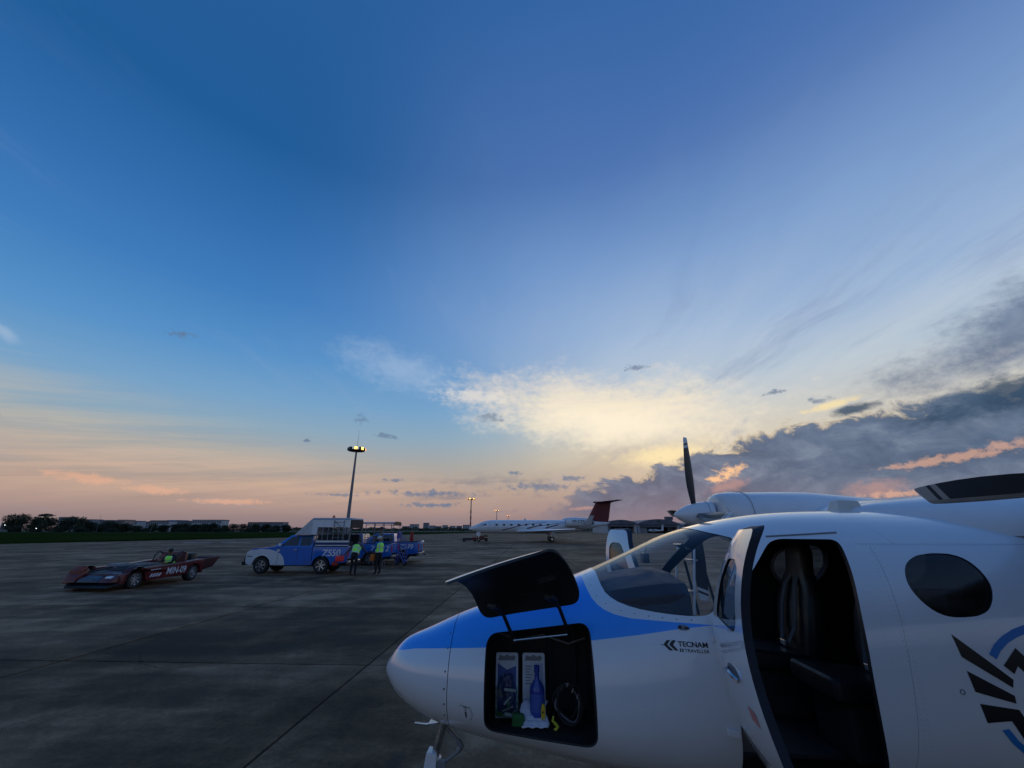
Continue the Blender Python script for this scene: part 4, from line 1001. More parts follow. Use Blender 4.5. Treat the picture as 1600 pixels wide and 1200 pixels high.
# ---- pitot tube, nose light, nose gear
mb = MB(); mb.hexa([(.36, -.165, .90), (.44, -.165, .90), (.44, -.135, .90), (.36, -.135, .90), (.40, -.150, .955), (.45, -.150, .955), (.45, -.135, .955), (.40, -.135, .955)]); mb.tube([(.42, -.150, .898), (.34, -.152, .888), (.265, -.153, .893)], [.012, .012, .007], 10)
mb.build('pitot_tube', M['alloy'], AC, smooth=True, auto=30)
o_ = [tuple(map(float, q)) for q in [spt(np.array(.135 + .035 * cos(a)), np.array(-.72 + .16 * sin(a))) - np.array([.001, .002, .001]) for a in np.linspace(0, 2 * pi, 16, endpoint=False)]]
mb = MB(); mb.add(o_, [tuple(range(16))]); mb.build('nose_light', M['lens'], AC)
mb = MB(); mb.tube([(.435, 0, .86), (.365, 0, .60)], .028, 14); mb.build('nose_strut', M['steel'], AC, smooth=True)
mb = MB(); mb.tube([(.385, 0, .66), (.30, 0, .36)], .042, 14); mb.hexa([(.25, -.09, .38), (.33, -.09, .38), (.33, .09, .38), (.25, .09, .38), (.27, -.05, .47), (.34, -.05, .47), (.34, .05, .47), (.27, .05, .47)])
for sg in (-1, 1): mb.hexa([(.24, sg * .085 - .012, .19), (.32, sg * .085 - .012, .19), (.32, sg * .085 + .012, .19), (.24, sg * .085 + .012, .19), (.26, sg * .075 - .012, .42), (.34, sg * .075 - .012, .42), (.34, sg * .075 + .012, .42), (.26, sg * .075 + .012, .42)])
mb.hexa([(.31, -.06, .56), (.40, -.06, .60), (.40, .06, .60), (.31, .06, .56), (.33, -.05, .69), (.40, -.05, .68), (.40, .05, .68), (.33, .05, .69)])
mb.build('nose_fork', M['white'], AC, bevel=.006)
mb = MB(); mb.tube([(.44, 0, .82), (.53, -.02, .755)], .012, 8); mb.tube([(.53, -.02, .755), (.56, -.02, .72), (.54, -.02, .69)], .02, 8); mb.tube([(.54, -.02, .69), (.42, -.02, .61)], .011, 8); mb.box(.39, .46, -.04, 0, .585, .64)
mb.build('torque_link', M['galv'], AC, bevel=.003)
def plane_wheel(s_, y_, r_, w_):
    mb = MB(); mb.lathe([(r_ * .55, -w_ / 2), (r_ * .85, -w_ / 2), (r_ * .97, -w_ * .36), (r_, 0), (r_ * .97, w_ * .36), (r_ * .85, w_ / 2), (r_ * .55, w_ / 2)], 28, 'y', (s_, y_, r_), cap=False); ty = mb.build('wheel', M['rubber'], AC, smooth=True, auto=40)
    mb = MB(); mb.lathe([(.02, -w_ * .42), (r_ * .5, -w_ * .46), (r_ * .56, -w_ * .40), (r_ * .56, w_ * .40), (r_ * .5, w_ * .46), (.02, w_ * .42)], 20, 'y', (s_, y_, r_)); mb.build('hub', M['alloy'], ty, smooth=True, auto=40)
plane_wheel(.28, 0, .19, .13); plane_wheel(4.85, -1.35, .24, .17); plane_wheel(4.85, 1.35, .24, .17)
for sg in (-1, 1):
    mb = MB(); mb.tube([(4.7, sg * .55, .72), (4.78, sg * 1.0, .52), (4.85, sg * 1.26, .26)], [.06, .05, .04], 12); mb.build('main_gear_leg', M['white'], AC, smooth=True)

# ---- wings, fairing, engines, tail
def airfoil(chord, tc, n=15):
    up = []; dn = []
    for i in range(n + 1):
        x = .5 * (1 - cos(pi * i / n)); y = 5 * tc * (.2969 * sqrt(x) - .126 * x - .3516 * x ** 2 + .2843 * x ** 3 - .1015 * x ** 4)
        up.append((x * chord, (y * 1.12 + .02 * sin(pi * x)) * chord)); dn.append((x * chord, (-y * .85 + .02 * sin(pi * x)) * chord))
    return up + dn[-2:0:-1]
def wing_mb(stations, axis='y'):
    """stations: (span, LE s, z, chord, t/c)"""
    rings = []
    for sp_, le, z_, ch, tc in stations:
        rings.append([(le + u, sp_, z_ + w) if axis == 'y' else (le + u, w, sp_) for u, w in airfoil(ch, tc)])
    return MB().loft(rings)
for sg in (-1, 1):
    wing_mb([(sg * .02, 4.2, 2.20, 2.05, .14), (sg * 2.1, 4.2, 2.225, 2.05, .14), (sg * 3.2, 4.27, 2.24, 1.9, .13), (sg * 6.7, 4.6, 2.31, 1.2, .12), (sg * 7.0, 4.8, 2.34, .8, .10)]).build('wing', M['white'], AC, smooth=True, auto=50)
rings = []
for s_, hw, zt_ in ((3.40, .04, 2.238), (3.50, .20, 2.262), (3.65, .34, 2.292), (3.85, .47, 2.318), (4.1, .58, 2.345), (4.4, .66, 2.375), (4.8, .71, 2.41), (5.3, .73, 2.42), (5.9, .66, 2.40), (6.5, .45, 2.32), (7.1, .08, 2.18)):
    base_ = 2.06 if s_ < 6 else 2.0
    rings.append([(s_, -hw * (1 if sgn else 1) * np.sign(cos(a)) * abs(cos(a)) ** .8, base_ + (zt_ - base_) * max(0, sin(a)) ** .75) for sgn in (0,) for a in np.linspace(0, pi, 25)])
mb = MB(); mb.loft(rings, closed=False, cap=False); mb.build('wing_fairing', M['white'], AC, smooth=True)
mb = MB(); mb.hexa([(3.36, -.075, 2.20), (3.56, -.085, 2.20), (3.56, .085, 2.20), (3.36, .075, 2.20), (3.40, -.055, 2.312), (3.54, -.06, 2.305), (3.54, .06, 2.305), (3.40, .055, 2.312)]); mb.build('roof_scoop', M['cream'], AC, bevel=.01)
def blade_paint():
    m = bpy.data.materials.new('blade_paint'); m.use_nodes = True; t = m.node_tree; b = t.nodes['Principled BSDF']
    o = t.nodes.new('ShaderNodeTexCoord'); s3 = t.nodes.new('ShaderNodeSeparateXYZ'); t.links.new(o.outputs['Object'], s3.inputs[0]); z_ = X(t, s3.outputs[2]) + X(t, s3.outputs[1]) * -.35
    wh = z_.gt(.905).mx(z_.gt(.845) * z_.lt(.880)); n = noise(t, X(t, o.outputs['Object']), 12, 4, .6)
    t.links.new(mix(t, wh, (.010, .010, .012, 1), (.62, .65, .68, 1)).k, b.inputs['Base Color']); t.links.new((n * .2 + .3).k, b.inputs['Roughness']); b.inputs['Coat Weight'].default_value = .3
    return m
M['blade'] = blade_paint()
M['erosion'] = mat('erosion_strip', (.50, .50, .47), .42, metal=.35, var=.12, vscale=14)
def blade_mesh():
    mb = MB(); n = 12; R_ = [.10, .16, .24, .34, .46, .58, .70, .80, .88, .93, .965, .975]; CH = [.055, .075, .105, .135, .152, .155, .148, .136, .124, .116, .106, .092]; TC = [.9, .6, .34, .2, .14, .11, .095, .085, .08, .075, .07, .07]
    af = airfoil(1, 1, n); k = len(af); rings = []
    for r_, c_, t_ in zip(R_, CH, TC):
        tw = radians(66 - 22 * (r_ - .1) / .87); rings.append([(-(u - .35) * c_ * sin(tw) + w * t_ * c_ * cos(tw), -((u - .35) * c_ * cos(tw) + w * t_ * c_ * sin(tw)), r_) for u, w in af])
    rings = [q[::-1] for q in rings]; mb.loft(rings); af = af[::-1]
    for i in range(len(R_) - 1):
        for j in range(k):
            if R_[i] > .42 and min(af[j][0], af[(j + 1) % k][0]) < .16: mb.mi[i * k + j] = 1
    return mb
bo = blade_mesh(); me_bl = bpy.data.meshes.new('propeller_blade'); me_bl.from_pydata(bo.v, [], bo.f); me_bl.materials.append(M['blade']); me_bl.materials.append(M['erosion']); me_bl.polygons.foreach_set('material_index', bo.mi)
for p_ in me_bl.polygons: p_.use_smooth = True
me_bs = me_bl.copy(); me_bs.materials[1] = M['blade']
def engine(sg, a0):
    ye = sg * 2.1; zc = 2.27
    rings = []
    for s_, z_, hw, hh in ((3.335, 2.27, .20, .19), (3.35, 2.268, .27, .235), (3.40, 2.262, .335, .265), (3.50, 2.245, .40, .295), (3.70, 2.215, .445, .32), (4.0, 2.20, .46, .34), (4.4, 2.20, .46, .335), (4.9, 2.22, .42, .27), (5.5, 2.24, .30, .2), (6.1, 2.25, .15, .1), (6.5, 2.26, .03, .03)):
        rings.append([(s_, ye + hw * np.sign(cos(a)) * abs(cos(a)) ** .8, z_ + hh * np.sign(sin(a)) * abs(sin(a)) ** .8) for a in np.linspace(0, 2 * pi, 40, endpoint=False)])
    nac = MB().loft(rings).build('engine_nacelle', M['white'], AC, smooth=True, auto=60)
    for dy_ in (-.235, .235):
        rim = [(3.392 - .03 * cos(a * 2) * 0, ye + dy_ + .098 * cos(a), 2.285 + .085 * sin(a)) for a in np.linspace(0, 2 * pi, 22, endpoint=False)]
        MB().loft([[(q[0] - .02, ye + dy_ + (q[1] - ye - dy_) * 1.0, q[2]) for q in rim], [(q[0] - .025, ye + dy_ + (q[1] - ye - dy_) * .86, 2.285 + (q[2] - 2.285) * .86) for q in rim], [(q[0] - .0, ye + dy_ + (q[1] - ye - dy_) * .82, 2.285 + (q[2] - 2.285) * .82) for q in rim]], cap=False).build('inlet_lip', M['white'], nac, smooth=True)
        MB().add([(q[0] - .008, ye + dy_ + (q[1] - ye - dy_) * .86, 2.285 + (q[2] - 2.285) * .86) for q in rim], [tuple(range(22))]).build('inlet_duct', M['black'], nac)
    MB().lathe([(.462, 3.78), (.466, 3.785), (.462, 3.79)], 8, 'x', (0, ye, 2.2))
    cs = [(3.62, ye + .437 * np.sign(cos(a)) * abs(cos(a)) ** .8, 2.226 + .316 * np.sign(sin(a)) * abs(sin(a)) ** .8) for a in np.linspace(0, 2 * pi, 48)]
    MB().tube(cs, .0035, 4).build('cowl_joint', M['galv'], nac)
    pr_ = [(.004, 2.835), (.03, 2.862), (.06, 2.90), (.095, 2.965), (.125, 3.04), (.148, 3.13), (.160, 3.22), (.164, 3.30), (.10, 3.325)]
    sp_ = MB().lathe(pr_, 32, 'x', (0, ye, zc)).build('spinner', M['white'], AC, smooth=True, auto=60)
    MB().tube([(3.235, ye + .1625 * cos(a), zc + .1625 * sin(a)) for a in np.linspace(0, 2 * pi, 33)], .003, 4).build('spinner_joint', M['galv'], sp_)
    for k in range(4):
        b_ = bpy.data.objects.new('propeller_blade', me_bl if sg < 0 else me_bs); COL.objects.link(b_); b_.parent = AC
        b_.matrix_basis = Matrix.Translation((3.10, ye, zc)) @ Matrix.Rotation(a0 + k * pi / 2, 4, 'X')
        if sg > 0 and k == 0:
            tr_ = MB(); tr_.add([(-.045, -.018, .40), (-.045, .022, .40), (-.040, .002, .365)], [(0, 1, 2)]); tr_.build('maker_triangle', M['lime'], b_)
        if sg < 0 and k == 0: pass
engine(1, radians(2)); engine(-1, radians(-1.2))
wing_mb([(2.0, 9.2, 0, 2.0, .1), (4.1, 10.4, 0, 1.1, .09)], 'z').build('tail_fin', M['white'], AC, smooth=True, auto=50)
for sg in (-1, 1): wing_mb([(sg * .05, 9.9, 2.05, 1.2, .1), (sg * 2.6, 10.3, 2.1, .8, .09)]).build('tailplane', M['white'], AC, smooth=True, auto=50)

# ================================================================== things stowed in the nose bay
def to_world(s_, y_, z_): return AC.matrix_basis @ Vector((s_, y_, z_)) if False else Vector((-0.90 + s_ * cos(radians(2.6)) + y_ * sin(radians(2.6)), 3.50 - s_ * sin(radians(2.6)) + y_ * cos(radians(2.6)), z_))
def bay_thing(name, label, cat, s_, y_, z_): return thing(name, label, cat, to_world(s_, y_, z_), -radians(2.6))
M['paper'] = mat('paper', (.62, .66, .74), .6, var=.08, vscale=20)
M['print_bl'] = mat('blue_print', (.05, .10, .36), .5, var=.2, vscale=20)
M['poly'] = glass('clear_polythene', (.72, .78, .76), 1.42, .15)
def booklet(s_, label, dark_low):
    t_ = bay_thing('booklet', label, 'booklet', s_, -.205, .945)
    o_ = rounded([(-.075, 0), (.075, 0), (.075, .36), (-.075, .36)], .014, 4)
    bd = MB().prism(o_, 'y', 0, .008).build('cover', M['paper'], t_)
    MB().prism([(-.060, .315), (.050, .315), (.058, .333), (.048, .345), (.02, .338), (0, .35), (-.02, .338), (-.05, .345)], 'y', -.0016, -.0004).build('crest_print', M['galv'], t_)
    if dark_low: MB().prism([(-.062, .02), (.062, .02), (.062, .285), (0, .262), (-.062, .30)], 'y', -.0014, -.0004).build('cover_print', M['print_bl'], t_)
    else:
        MB().prism([(-.062, .17), (.0, .17), (.0, .30), (-.062, .30)], 'y', -.0012, -.0004).build('text_panel', M['paper'], t_)
        for k in range(7): MB().prism([(-.056, .286 - k * .016), (-.012 - .008 * (k % 3), .286 - k * .016), (-.012 - .008 * (k % 3), .281 - k * .016), (-.056, .281 - k * .016)], 'y', -.0022, -.0013).build('text_line', M['galv'], t_)
        MB().prism([(.004, .17), (.062, .17), (.062, .30), (.004, .30)], 'y', -.0012, -.0004).build('text_panel', mat('pale_blue', (.40, .48, .68), .6), t_)
    t_.rotation_euler = (radians(-7), 0, -radians(2.6)); return t_
booklet(.875, 'white booklet with blue cover print, left in the nose bay', True)
booklet(1.055, 'white booklet with text columns, right of the other in the nose bay', False)
# folded white cloth, draped
t_ = bay_thing('folded_cloth', 'folded white cloth lying under the blue bottle in the nose bay', 'cloth', 1.055, -.30, .945)
mb = MB(); rg = random.Random(4); nx, ny = 14, 14; V = []
for i in range(nx + 1):
    for j in range(ny + 1):
        u, w = i / nx - .5, j / ny
        V.append((u * .16 + .012 * sin(w * 7), w * .13 - .06, .012 + .10 * w ** 1.4 + .003 * sin(u * 19 + w * 9) + .004 * sin(w * 31)))
mb.add(V, [(i * (ny + 1) + j, (i + 1) * (ny + 1) + j, (i + 1) * (ny + 1) + j + 1, i * (ny + 1) + j + 1) for i in range(nx) for j in range(ny)])
cl_ = mb.build('cloth_sheet', mat('white_cloth', (.60, .66, .80), .8, var=.1), t_, smooth=True); sm = cl_.modifiers.new('t', 'SOLIDIFY'); sm.thickness = .006
# blue bottle with a yellow cutter
t_ = bay_thing('bottle', 'blue plastic bottle standing on the white cloth in the nose bay', 'bottle', 1.075, -.268, .985)
M['bottle'] = mat('blue_plastic', (.035, .075, .38), .25, coat=.3, var=.15)
MB().lathe([(.004, 0), (.043, .0), (.047, .015), (.047, .14), (.042, .16), (.018, .195), (.015, .205), (.015, .235)], 24, 'z').build('body', M['bottle'], t_, smooth=True, auto=50)
MB().lathe([(.017, .236), (.018, .238), (.018, .272), (.004, .276)], 20, 'z').build('cap', M['bottle'], t_, smooth=True, auto=50)
MB().lathe([(.0475, .03), (.0478, .035), (.0478, .12), (.0475, .125)], 24, 'z').build('label_band', mat('label_blue', (.06, .12, .45), .5), t_, smooth=True)
t_ = bay_thing('cutter_knife', 'yellow utility cutter leaning on the blue bottle', 'knife', 1.108, -.330, .985)
o_ = rounded([(-.010, 0), (.014, .004), (.016, .05), (.010, .082), (-.006, .078), (-.012, .04)], .006, 4); MB().prism(o_, 'y', 0, .014).build('grip', mat('yellow_plastic', (.62, .46, .03), .45), t_, bevel=.003)
MB().prism([(-.004, .034), (.005, .034), (.005, .044), (-.004, .044)], 'y', -.003, -.0005).build('slider', M['ink'], t_)
# crumpled clear bag
t_ = bay_thing('plastic_bag', 'crumpled clear plastic bag with odds and ends at the left of the nose bay', 'bag', .875, -.265, .945)
bm = bmesh.new(); bmesh.ops.create_icosphere(bm, subdivisions=4, radius=1); rr = np.random.default_rng(9); kv = rr.normal(size=(7, 3)) * 5
for v in bm.verts:
    c_ = np.array(v.co); d_ = 1 + .13 * sum(abs(math.sin(float(k_ @ c_) + i)) - .6 for i, k_ in enumerate(kv)) / 2
    v.co = (c_[0] * .080 * d_, c_[1] * .06 * d_, .115 + c_[2] * .115 * d_ + (.03 if c_[2] > .8 else 0))
me = bpy.data.meshes.new('bag_film'); bm.to_mesh(me); bm.free(); link('bag_film', me, M['poly'], t_)
for k in range(9):
    mb = MB(); x_, z_ = rr.uniform(-.05, .05), rr.uniform(.03, .17); a = rr.uniform(0, 3); L = rr.uniform(.02, .045)
    mb.tube([(x_ - cos(a) * L, rr.uniform(-.02, .02), z_ - sin(a) * L * .6), (x_ + cos(a) * L, rr.uniform(-.02, .02), z_ + sin(a) * L * .6)], rr.uniform(.006, .012), 7)
    mb.build('small_item', [M['white_dull'], M['galv'], mat('green_film', (.02, .16, .04), .5)][k % 3], t_, smooth=True)
t_ = bay_thing('green_pouch', 'dull green pouch at the floor of the nose bay beside the plastic bag', 'pouch', .955, -.315, .945)
o_ = rounded([(-.045, 0), (.045, 0), (.038, .062), (-.035, .07)], .02, 4); MB().prism(o_, 'y', -.015, .02).build('body', mat('green_nylon', (.015, .12, .03), .6, var=.3), t_, bevel=.01)
MB().prism([(-.032, .045), (.034, .04), (.030, .055), (-.03, .06)], 'y', -.019, -.0155).build('flap', mat('green_flap', (.02, .15, .04), .6), t_)
# cable coil with yellow hook
t_ = bay_thing('cable_coil', 'loose coil of dark cable with metal clips at the right of the nose bay', 'cable', 1.27, -.33, .945)
for k in range(4):
    pts = [(.07 * cos(a) * (1 + .10 * k - .15 * (k == 2)) + .012 * sin(2 * a + 2 * k), -.03 + .02 * k + .012 * sin(a * 2 + k), .13 + (.115 - .012 * k) * sin(a) + .013 * sin(3 * a + k)) for a in np.linspace(0, 2 * pi, 33)]
    MB().tube(pts, .006, 6).build('loop', M['rubber'] if k != 2 else M['galv'], t_, smooth=True)
for k in range(3): MB().tube([(.05 - .03 * k, -.05, .17 + .03 * k), (.06 - .03 * k, -.055, .195 + .03 * k)], .006, 6).build('clip', M['steel'], t_, smooth=True)
t_ = bay_thing('yellow_hook', 'small yellow plastic hook on the floor of the nose bay', 'hook', 1.185, -.36, .942)
MB().tube([(-.012, 0, .075), (-.018, 0, .05), (.0, 0, .035), (.012, 0, .02), (.0, 0, .006), (-.012, 0, .008)], [.006, .008, .010, .010, .009, .006], 8).build('hook_body', mat('yellow_green', (.50, .56, .04), .45), t_, smooth=True)
MB().lathe([(.003, .074), (.008, .076), (.008, .086), (.003, .088)], 10, 'z', (-.012, 0, 0)).build('eye', M['black'], t_, smooth=True)

# ================================================================== pickups
def wheel(parent, x, y, r_, w_, spokes, outer):
    """outer = -1 or +1: the side that shows the rim"""
    mb = MB(); mb.lathe([(r_ * .62, -w_ / 2), (r_ * .90, -w_ / 2), (r_ * .985, -w_ * .38), (r_, -w_ * .2), (r_, w_ * .2), (r_ * .985, w_ * .38), (r_ * .90, w_ / 2), (r_ * .62, w_ / 2)], 30, 'y', (x, y, r_), cap=False)
    wh = mb.build('wheel', M['rubber'], parent, smooth=True, auto=40)
    mb = MB(); yo = y + outer * w_ * .40
    mb.lathe([(r_ * .60, outer * w_ * .10), (r_ * .65, outer * w_ * .30), (r_ * .66, outer * w_ * .49), (r_ * .60, outer * w_ * .50), (r_ * .575, outer * w_ * .36), (r_ * .56, outer * w_ * .08)], 30, 'y', (x, y, r_), cap=False)
    for k in range(spokes):
        a = 2 * pi * k / spokes + .3; d = Vector((cos(a), 0, sin(a))); p_ = Vector((-sin(a), 0, cos(a))); c_ = Vector((x, y, r_)); Y_ = Vector((0, outer, 0))
        A, B = c_ + d * r_ * .08, c_ + d * r_ * .60
        P = [A - p_ * r_ * .10, A + p_ * r_ * .10, B + p_ * r_ * .075, B - p_ * r_ * .075]
        mb.hexa([tuple(q + Y_ * w_ * .26) for q in P] + [tuple(q + Y_ * w_ * .42) for q in P])
    mb.lathe([(r_ * .02, outer * w_ * .45), (r_ * .14, outer * w_ * .45), (r_ * .15, outer * w_ * .26)], 14, 'y', (x, y, r_))
    mb.build('rim', M['alloy'], wh, smooth=True, auto=30)
    MB().lathe([(r_ * .02, outer * w_ * .06), (r_ * .57, outer * w_ * .07), (r_ * .57, outer * w_ * .05), (r_ * .02, outer * w_ * .04)], 20, 'y', (x, y, r_)).build('brake_disc', M['black'], wh)
    return wh

def truck_paint(white_front):
    m = bpy.data.materials.new('pickup_paint'); m.use_nodes = True; t = m.node_tree; b = t.nodes['Principled BSDF']
    o = t.nodes.new('ShaderNodeTexCoord'); s3 = t.nodes.new('ShaderNodeSeparateXYZ'); t.links.new(o.outputs['Object'], s3.inputs[0]); x_, z_ = X(t, s3.outputs[0]), X(t, s3.outputs[2])
    n = noise(t, X(t, o.outputs['Object']), 3, 4, .6)
    bl = mix(t, n.ss(.3, .7) * .3, (.012, .145, .56, 1), (.010, .11, .44, 1))
    if white_front:
        top = fcurve(t, x_, [(-.95, 1.02), (-.5, 1.10), (-.06, 1.17), (.38, 1.13), (.67, 1.05), (.89, .95), (1.08, .76), (1.17, .50), (1.2, .2)], -.95, 1.3, 0, 2)
        w_ = (top - z_).ss(-.004, .004) * x_.lt(1.2); bl = mix(t, w_, bl, (.66, .69, .73, 1))
    dust = z_.ss(.75, .40) * n.ss(.35, .7)
    t.links.new(mix(t, dust * .3, bl, (.10, .09, .08, 1)).k, b.inputs['Base Color']); b.inputs['Roughness'].default_value = .28; b.inputs['Coat Weight'].default_value = .6
    return m
M['truck_w'] = truck_paint(True); M['truck_b'] = truck_paint(False)

def arch(cx, r_, z0, n=10):      # wheel arch, from rear to front along the sill
    a0 = math.asin((z0 - .38) / r_); return [(cx + r_ * cos(a), .38 + r_ * sin(a)) for a in np.linspace(a0, pi - a0, n)]

def pickup(label, loc, code, code_x, white_front, double_cab, canopy, group):
    t = thing('pickup_truck', label, 'pickup', loc, 0, group)
    pm = M['truck_w'] if white_front else M['truck_b']
    cab_end = 2.48 if not double_cab else 2.62
    # lower body with arches; front end rounded in plan
    low = [(-.80, .46), (-.86, .62), (-.85, .86), (-.80, 1.02), (-.66, 1.13), (-.30, 1.20), (.30, 1.27), (.90, 1.36), (cab_end, 1.36), (cab_end, .40), (3.0 - .5, .40)]
    side = [(-.80, .46), (-.86, .62), (-.85, .86), (-.80, 1.02), (-.66, 1.13), (-.30, 1.20), (.20, 1.235), (.52, 1.27), (cab_end, 1.27), (cab_end, .41)] + arch(0, .47, .41) + [(-.60, .41)]
    rings = []
    for y_, k in ((-.88, .90), (-.86, .985), (-.74, 1.0), (-.3, 1.02), (.3, 1.02), (.74, 1.0), (.86, .985), (.88, .90)):
        ring = []
        for (x_, z_) in side:
            xx = x_ if x_ > -.3 else -.3 + (x_ + .3) * (1.0 + .10 * (1 - (y_ / .88) ** 2) - (.10 if abs(y_) > .85 else 0)); zz = z_ if z_ < 1.0 else 1.0 + (z_ - 1.0) * (k if abs(y_) > .8 else 1.0 + .05 * (1 - (y_ / .88) ** 2)); ring.append((xx, y_, zz))
        rings.append(ring)
    MB().loft(rings).build('body', pm, t, smooth=True, auto=28)
    # greenhouse
    rf = 1.82; xe = cab_end - .02
    P0 = [(.48, -.84, 1.24), (xe, -.85, 1.24), (xe, .85, 1.24), (.48, .84, 1.24)]; P1_ = [(1.24, -.66, rf), (xe - .12, -.67, rf), (xe - .12, .67, rf), (1.24, .66, rf)]
    mb = MB().hexa([(a, b, c) for a, b, c in P0] + P1_); cab = mb.build('cab', pm, t, bevel=.05, seg=3, smooth=True, auto=40)
    def side_pt(x_, z_, sg, o=.008): return (x_, sg * (.848 - (z_ - 1.24) * .318 + o), z_)
    wins = [[(.84, 1.31), (1.31, 1.735), (1.70, 1.745), (1.70, 1.31)], [(1.79, 1.31), (1.79, 1.745), (xe - .18, 1.735), (xe - .09, 1.50), (xe - .12, 1.31)]]
    for sg in (-1, 1):
        for w_ in wins:
            V = [side_pt(x_, z_, sg) for x_, z_ in w_]; Vi = [side_pt(x_, z_, sg, -.02) for x_, z_ in w_]; n = len(V)
            MB().add(V + Vi, [tuple(range(n)), tuple(range(2 * n - 1, n - 1, -1))] + [(i, (i + 1) % n, (i + 1) % n + n, i + n) for i in range(n)]).build('side_window', M['glass_dk'], cab)
    MB().hexa([(.565, -.74, 1.285), (.545, -.74, 1.29), (.545, .74, 1.29), (.565, .74, 1.285), (1.205, -.62, 1.775), (1.185, -.62, 1.785), (1.185, .62, 1.785), (1.205, .62, 1.775)]).build('windscreen', M['glass_dk'], cab)
    # bed
    bed = [(cab_end + .03, .42), (cab_end + .03, 1.27), (4.24, 1.27), (4.28, .66), (4.22, .52)] + [(3.62, .46)] + arch(3.0, .47, .42)
    for sg in (-1, 1):
        mb = MB(); mb.prism(bed, 'y', sg * .87, sg * .80); mb.build('bed_side', pm, t, bevel=.012, smooth=True, auto=30)
        MB().box(cab_end + .05, 4.22, sg * .90 if sg < 0 else .79, sg * .79 if sg < 0 else .90, 1.272, 1.30).build('bed_rail', M['black'], t, bevel=.006)
        mb = MB(); pts = [(3.0 + .49 * cos(a), sg * .885, .38 + .49 * sin(a)) for a in np.linspace(.1, pi - .1, 14)]; mb.tube(pts, .022, 6); mb.build('arch_trim', M['black'] if not white_front else pm, t, smooth=True)
        mb = MB(); pts = [(.49 * cos(a), sg * .885, .38 + .49 * sin(a)) for a in np.linspace(.1, pi - .1, 14)]; mb.tube(pts, .022, 6); mb.build('arch_trim', pm, t, smooth=True)
        mb = MB(); mb.box(.52, 2.44, sg * .86 - .05, sg * .86 + .05, .36, .41); mb.build('side_step', M['black'], t, bevel=.012)
        MB().prism(rounded([(-.80, .90), (-.46, 1.04), (-.40, 1.12), (-.60, 1.10), (-.78, 1.02)], .03, 3), 'y', sg * .80, sg * .886).build('headlight', M['lens'], t)
        mb = MB().box(4.21, 4.30, sg * .80 - .06, sg * .80 + .06, .78, 1.14); mb.build('tail_light', M['red_lamp'], t, bevel=.012)
        mb = MB(); mb.hexa([(.80, sg * .88, 1.28), (.92, sg * .88, 1.28), (.92, sg * 1.04, 1.30), (.80, sg * 1.04, 1.30), (.81, sg * .88, 1.43), (.91, sg * .88, 1.43), (.91, sg * 1.04, 1.43), (.81, sg * 1.04, 1.43)]); mb.build('door_mirror', M['white'] if white_front else M['blue'], t, bevel=.02)
        for x_ in ((1.62,) if not double_cab else (1.72, 2.40)):
            MB().box(x_ - .10, x_ + .08, sg * .89 - .012, sg * .89 + .012, 1.10, 1.135).build('door_handle', M['steel'], t, bevel=.008)
        for x_ in ((.78, 1.76) if not double_cab else (.78, 1.7)):
            MB().box(x_ - .006, x_ + .006, sg * .878 - .006, sg * .878 + .006, .46, 1.25).build('door_gap', M['black'], t)
        if white_front: MB().prism([(.70, 1.02), (.86, 1.04), (.86, 1.16), (.70, 1.14)], 'y', sg * .886, sg * .893).build('decal_plate', M['white_dull'], t)
        if white_front: MB().prism([(-.74, .80), (-.50, .80), (-.50, .835), (-.74, .835)], 'y', sg * .84, sg * .886).build('indicator', M['black'], t)
    MB().box(cab_end + .04, 4.2, -.795, .795, .66, .72).build('bed_floor', M['dark'], t)
    tailg = MB().box(4.20, 4.26, -.79, .79, .70, 1.26).build('tailgate', pm, t, bevel=.012); MB().box(cab_end + .035, cab_end + .07, -.79, .79, .70, 1.26).build('bed_front', pm, t, bevel=.01)
    MB().box(4.24, 4.40, -.80, .80, .46, .60).build('rear_bumper', M['steel'], t, bevel=.03)
    mb = MB(); mb.box(-1.0, -.82, -.80, .80, .40, .56); mb.tube([(-.98, -.62, .5), (-1.02, -.6, .72), (-1.02, .6, .72), (-.98, .62, .5)], .03, 8); mb.build('front_bumper', M['black'], t, bevel=.02)
    MB().box(-.94, -.90, -.50, .50, .66, .98).build('grille', M['black'], t, bevel=.01)
    mb = MB(); mb.box(-.5, 4.1, -.5, .5, .34, .60); mb.build('chassis', M['black'], t)
    for x_ in (0, 3.0):
        for sg in (-1, 1): wheel(t, x_, sg * .76, .38, .25, 6, sg)
        MB().tube([(x_, -.7, .38), (x_, .7, .38)], .05, 8).build('axle', M['black'], t)
    if code: lettering('number_lettering', code, .44, M['white'], t, lambda u, v: (code_x + u, -.8735, .83 + v), shear=.10, bold=.008)
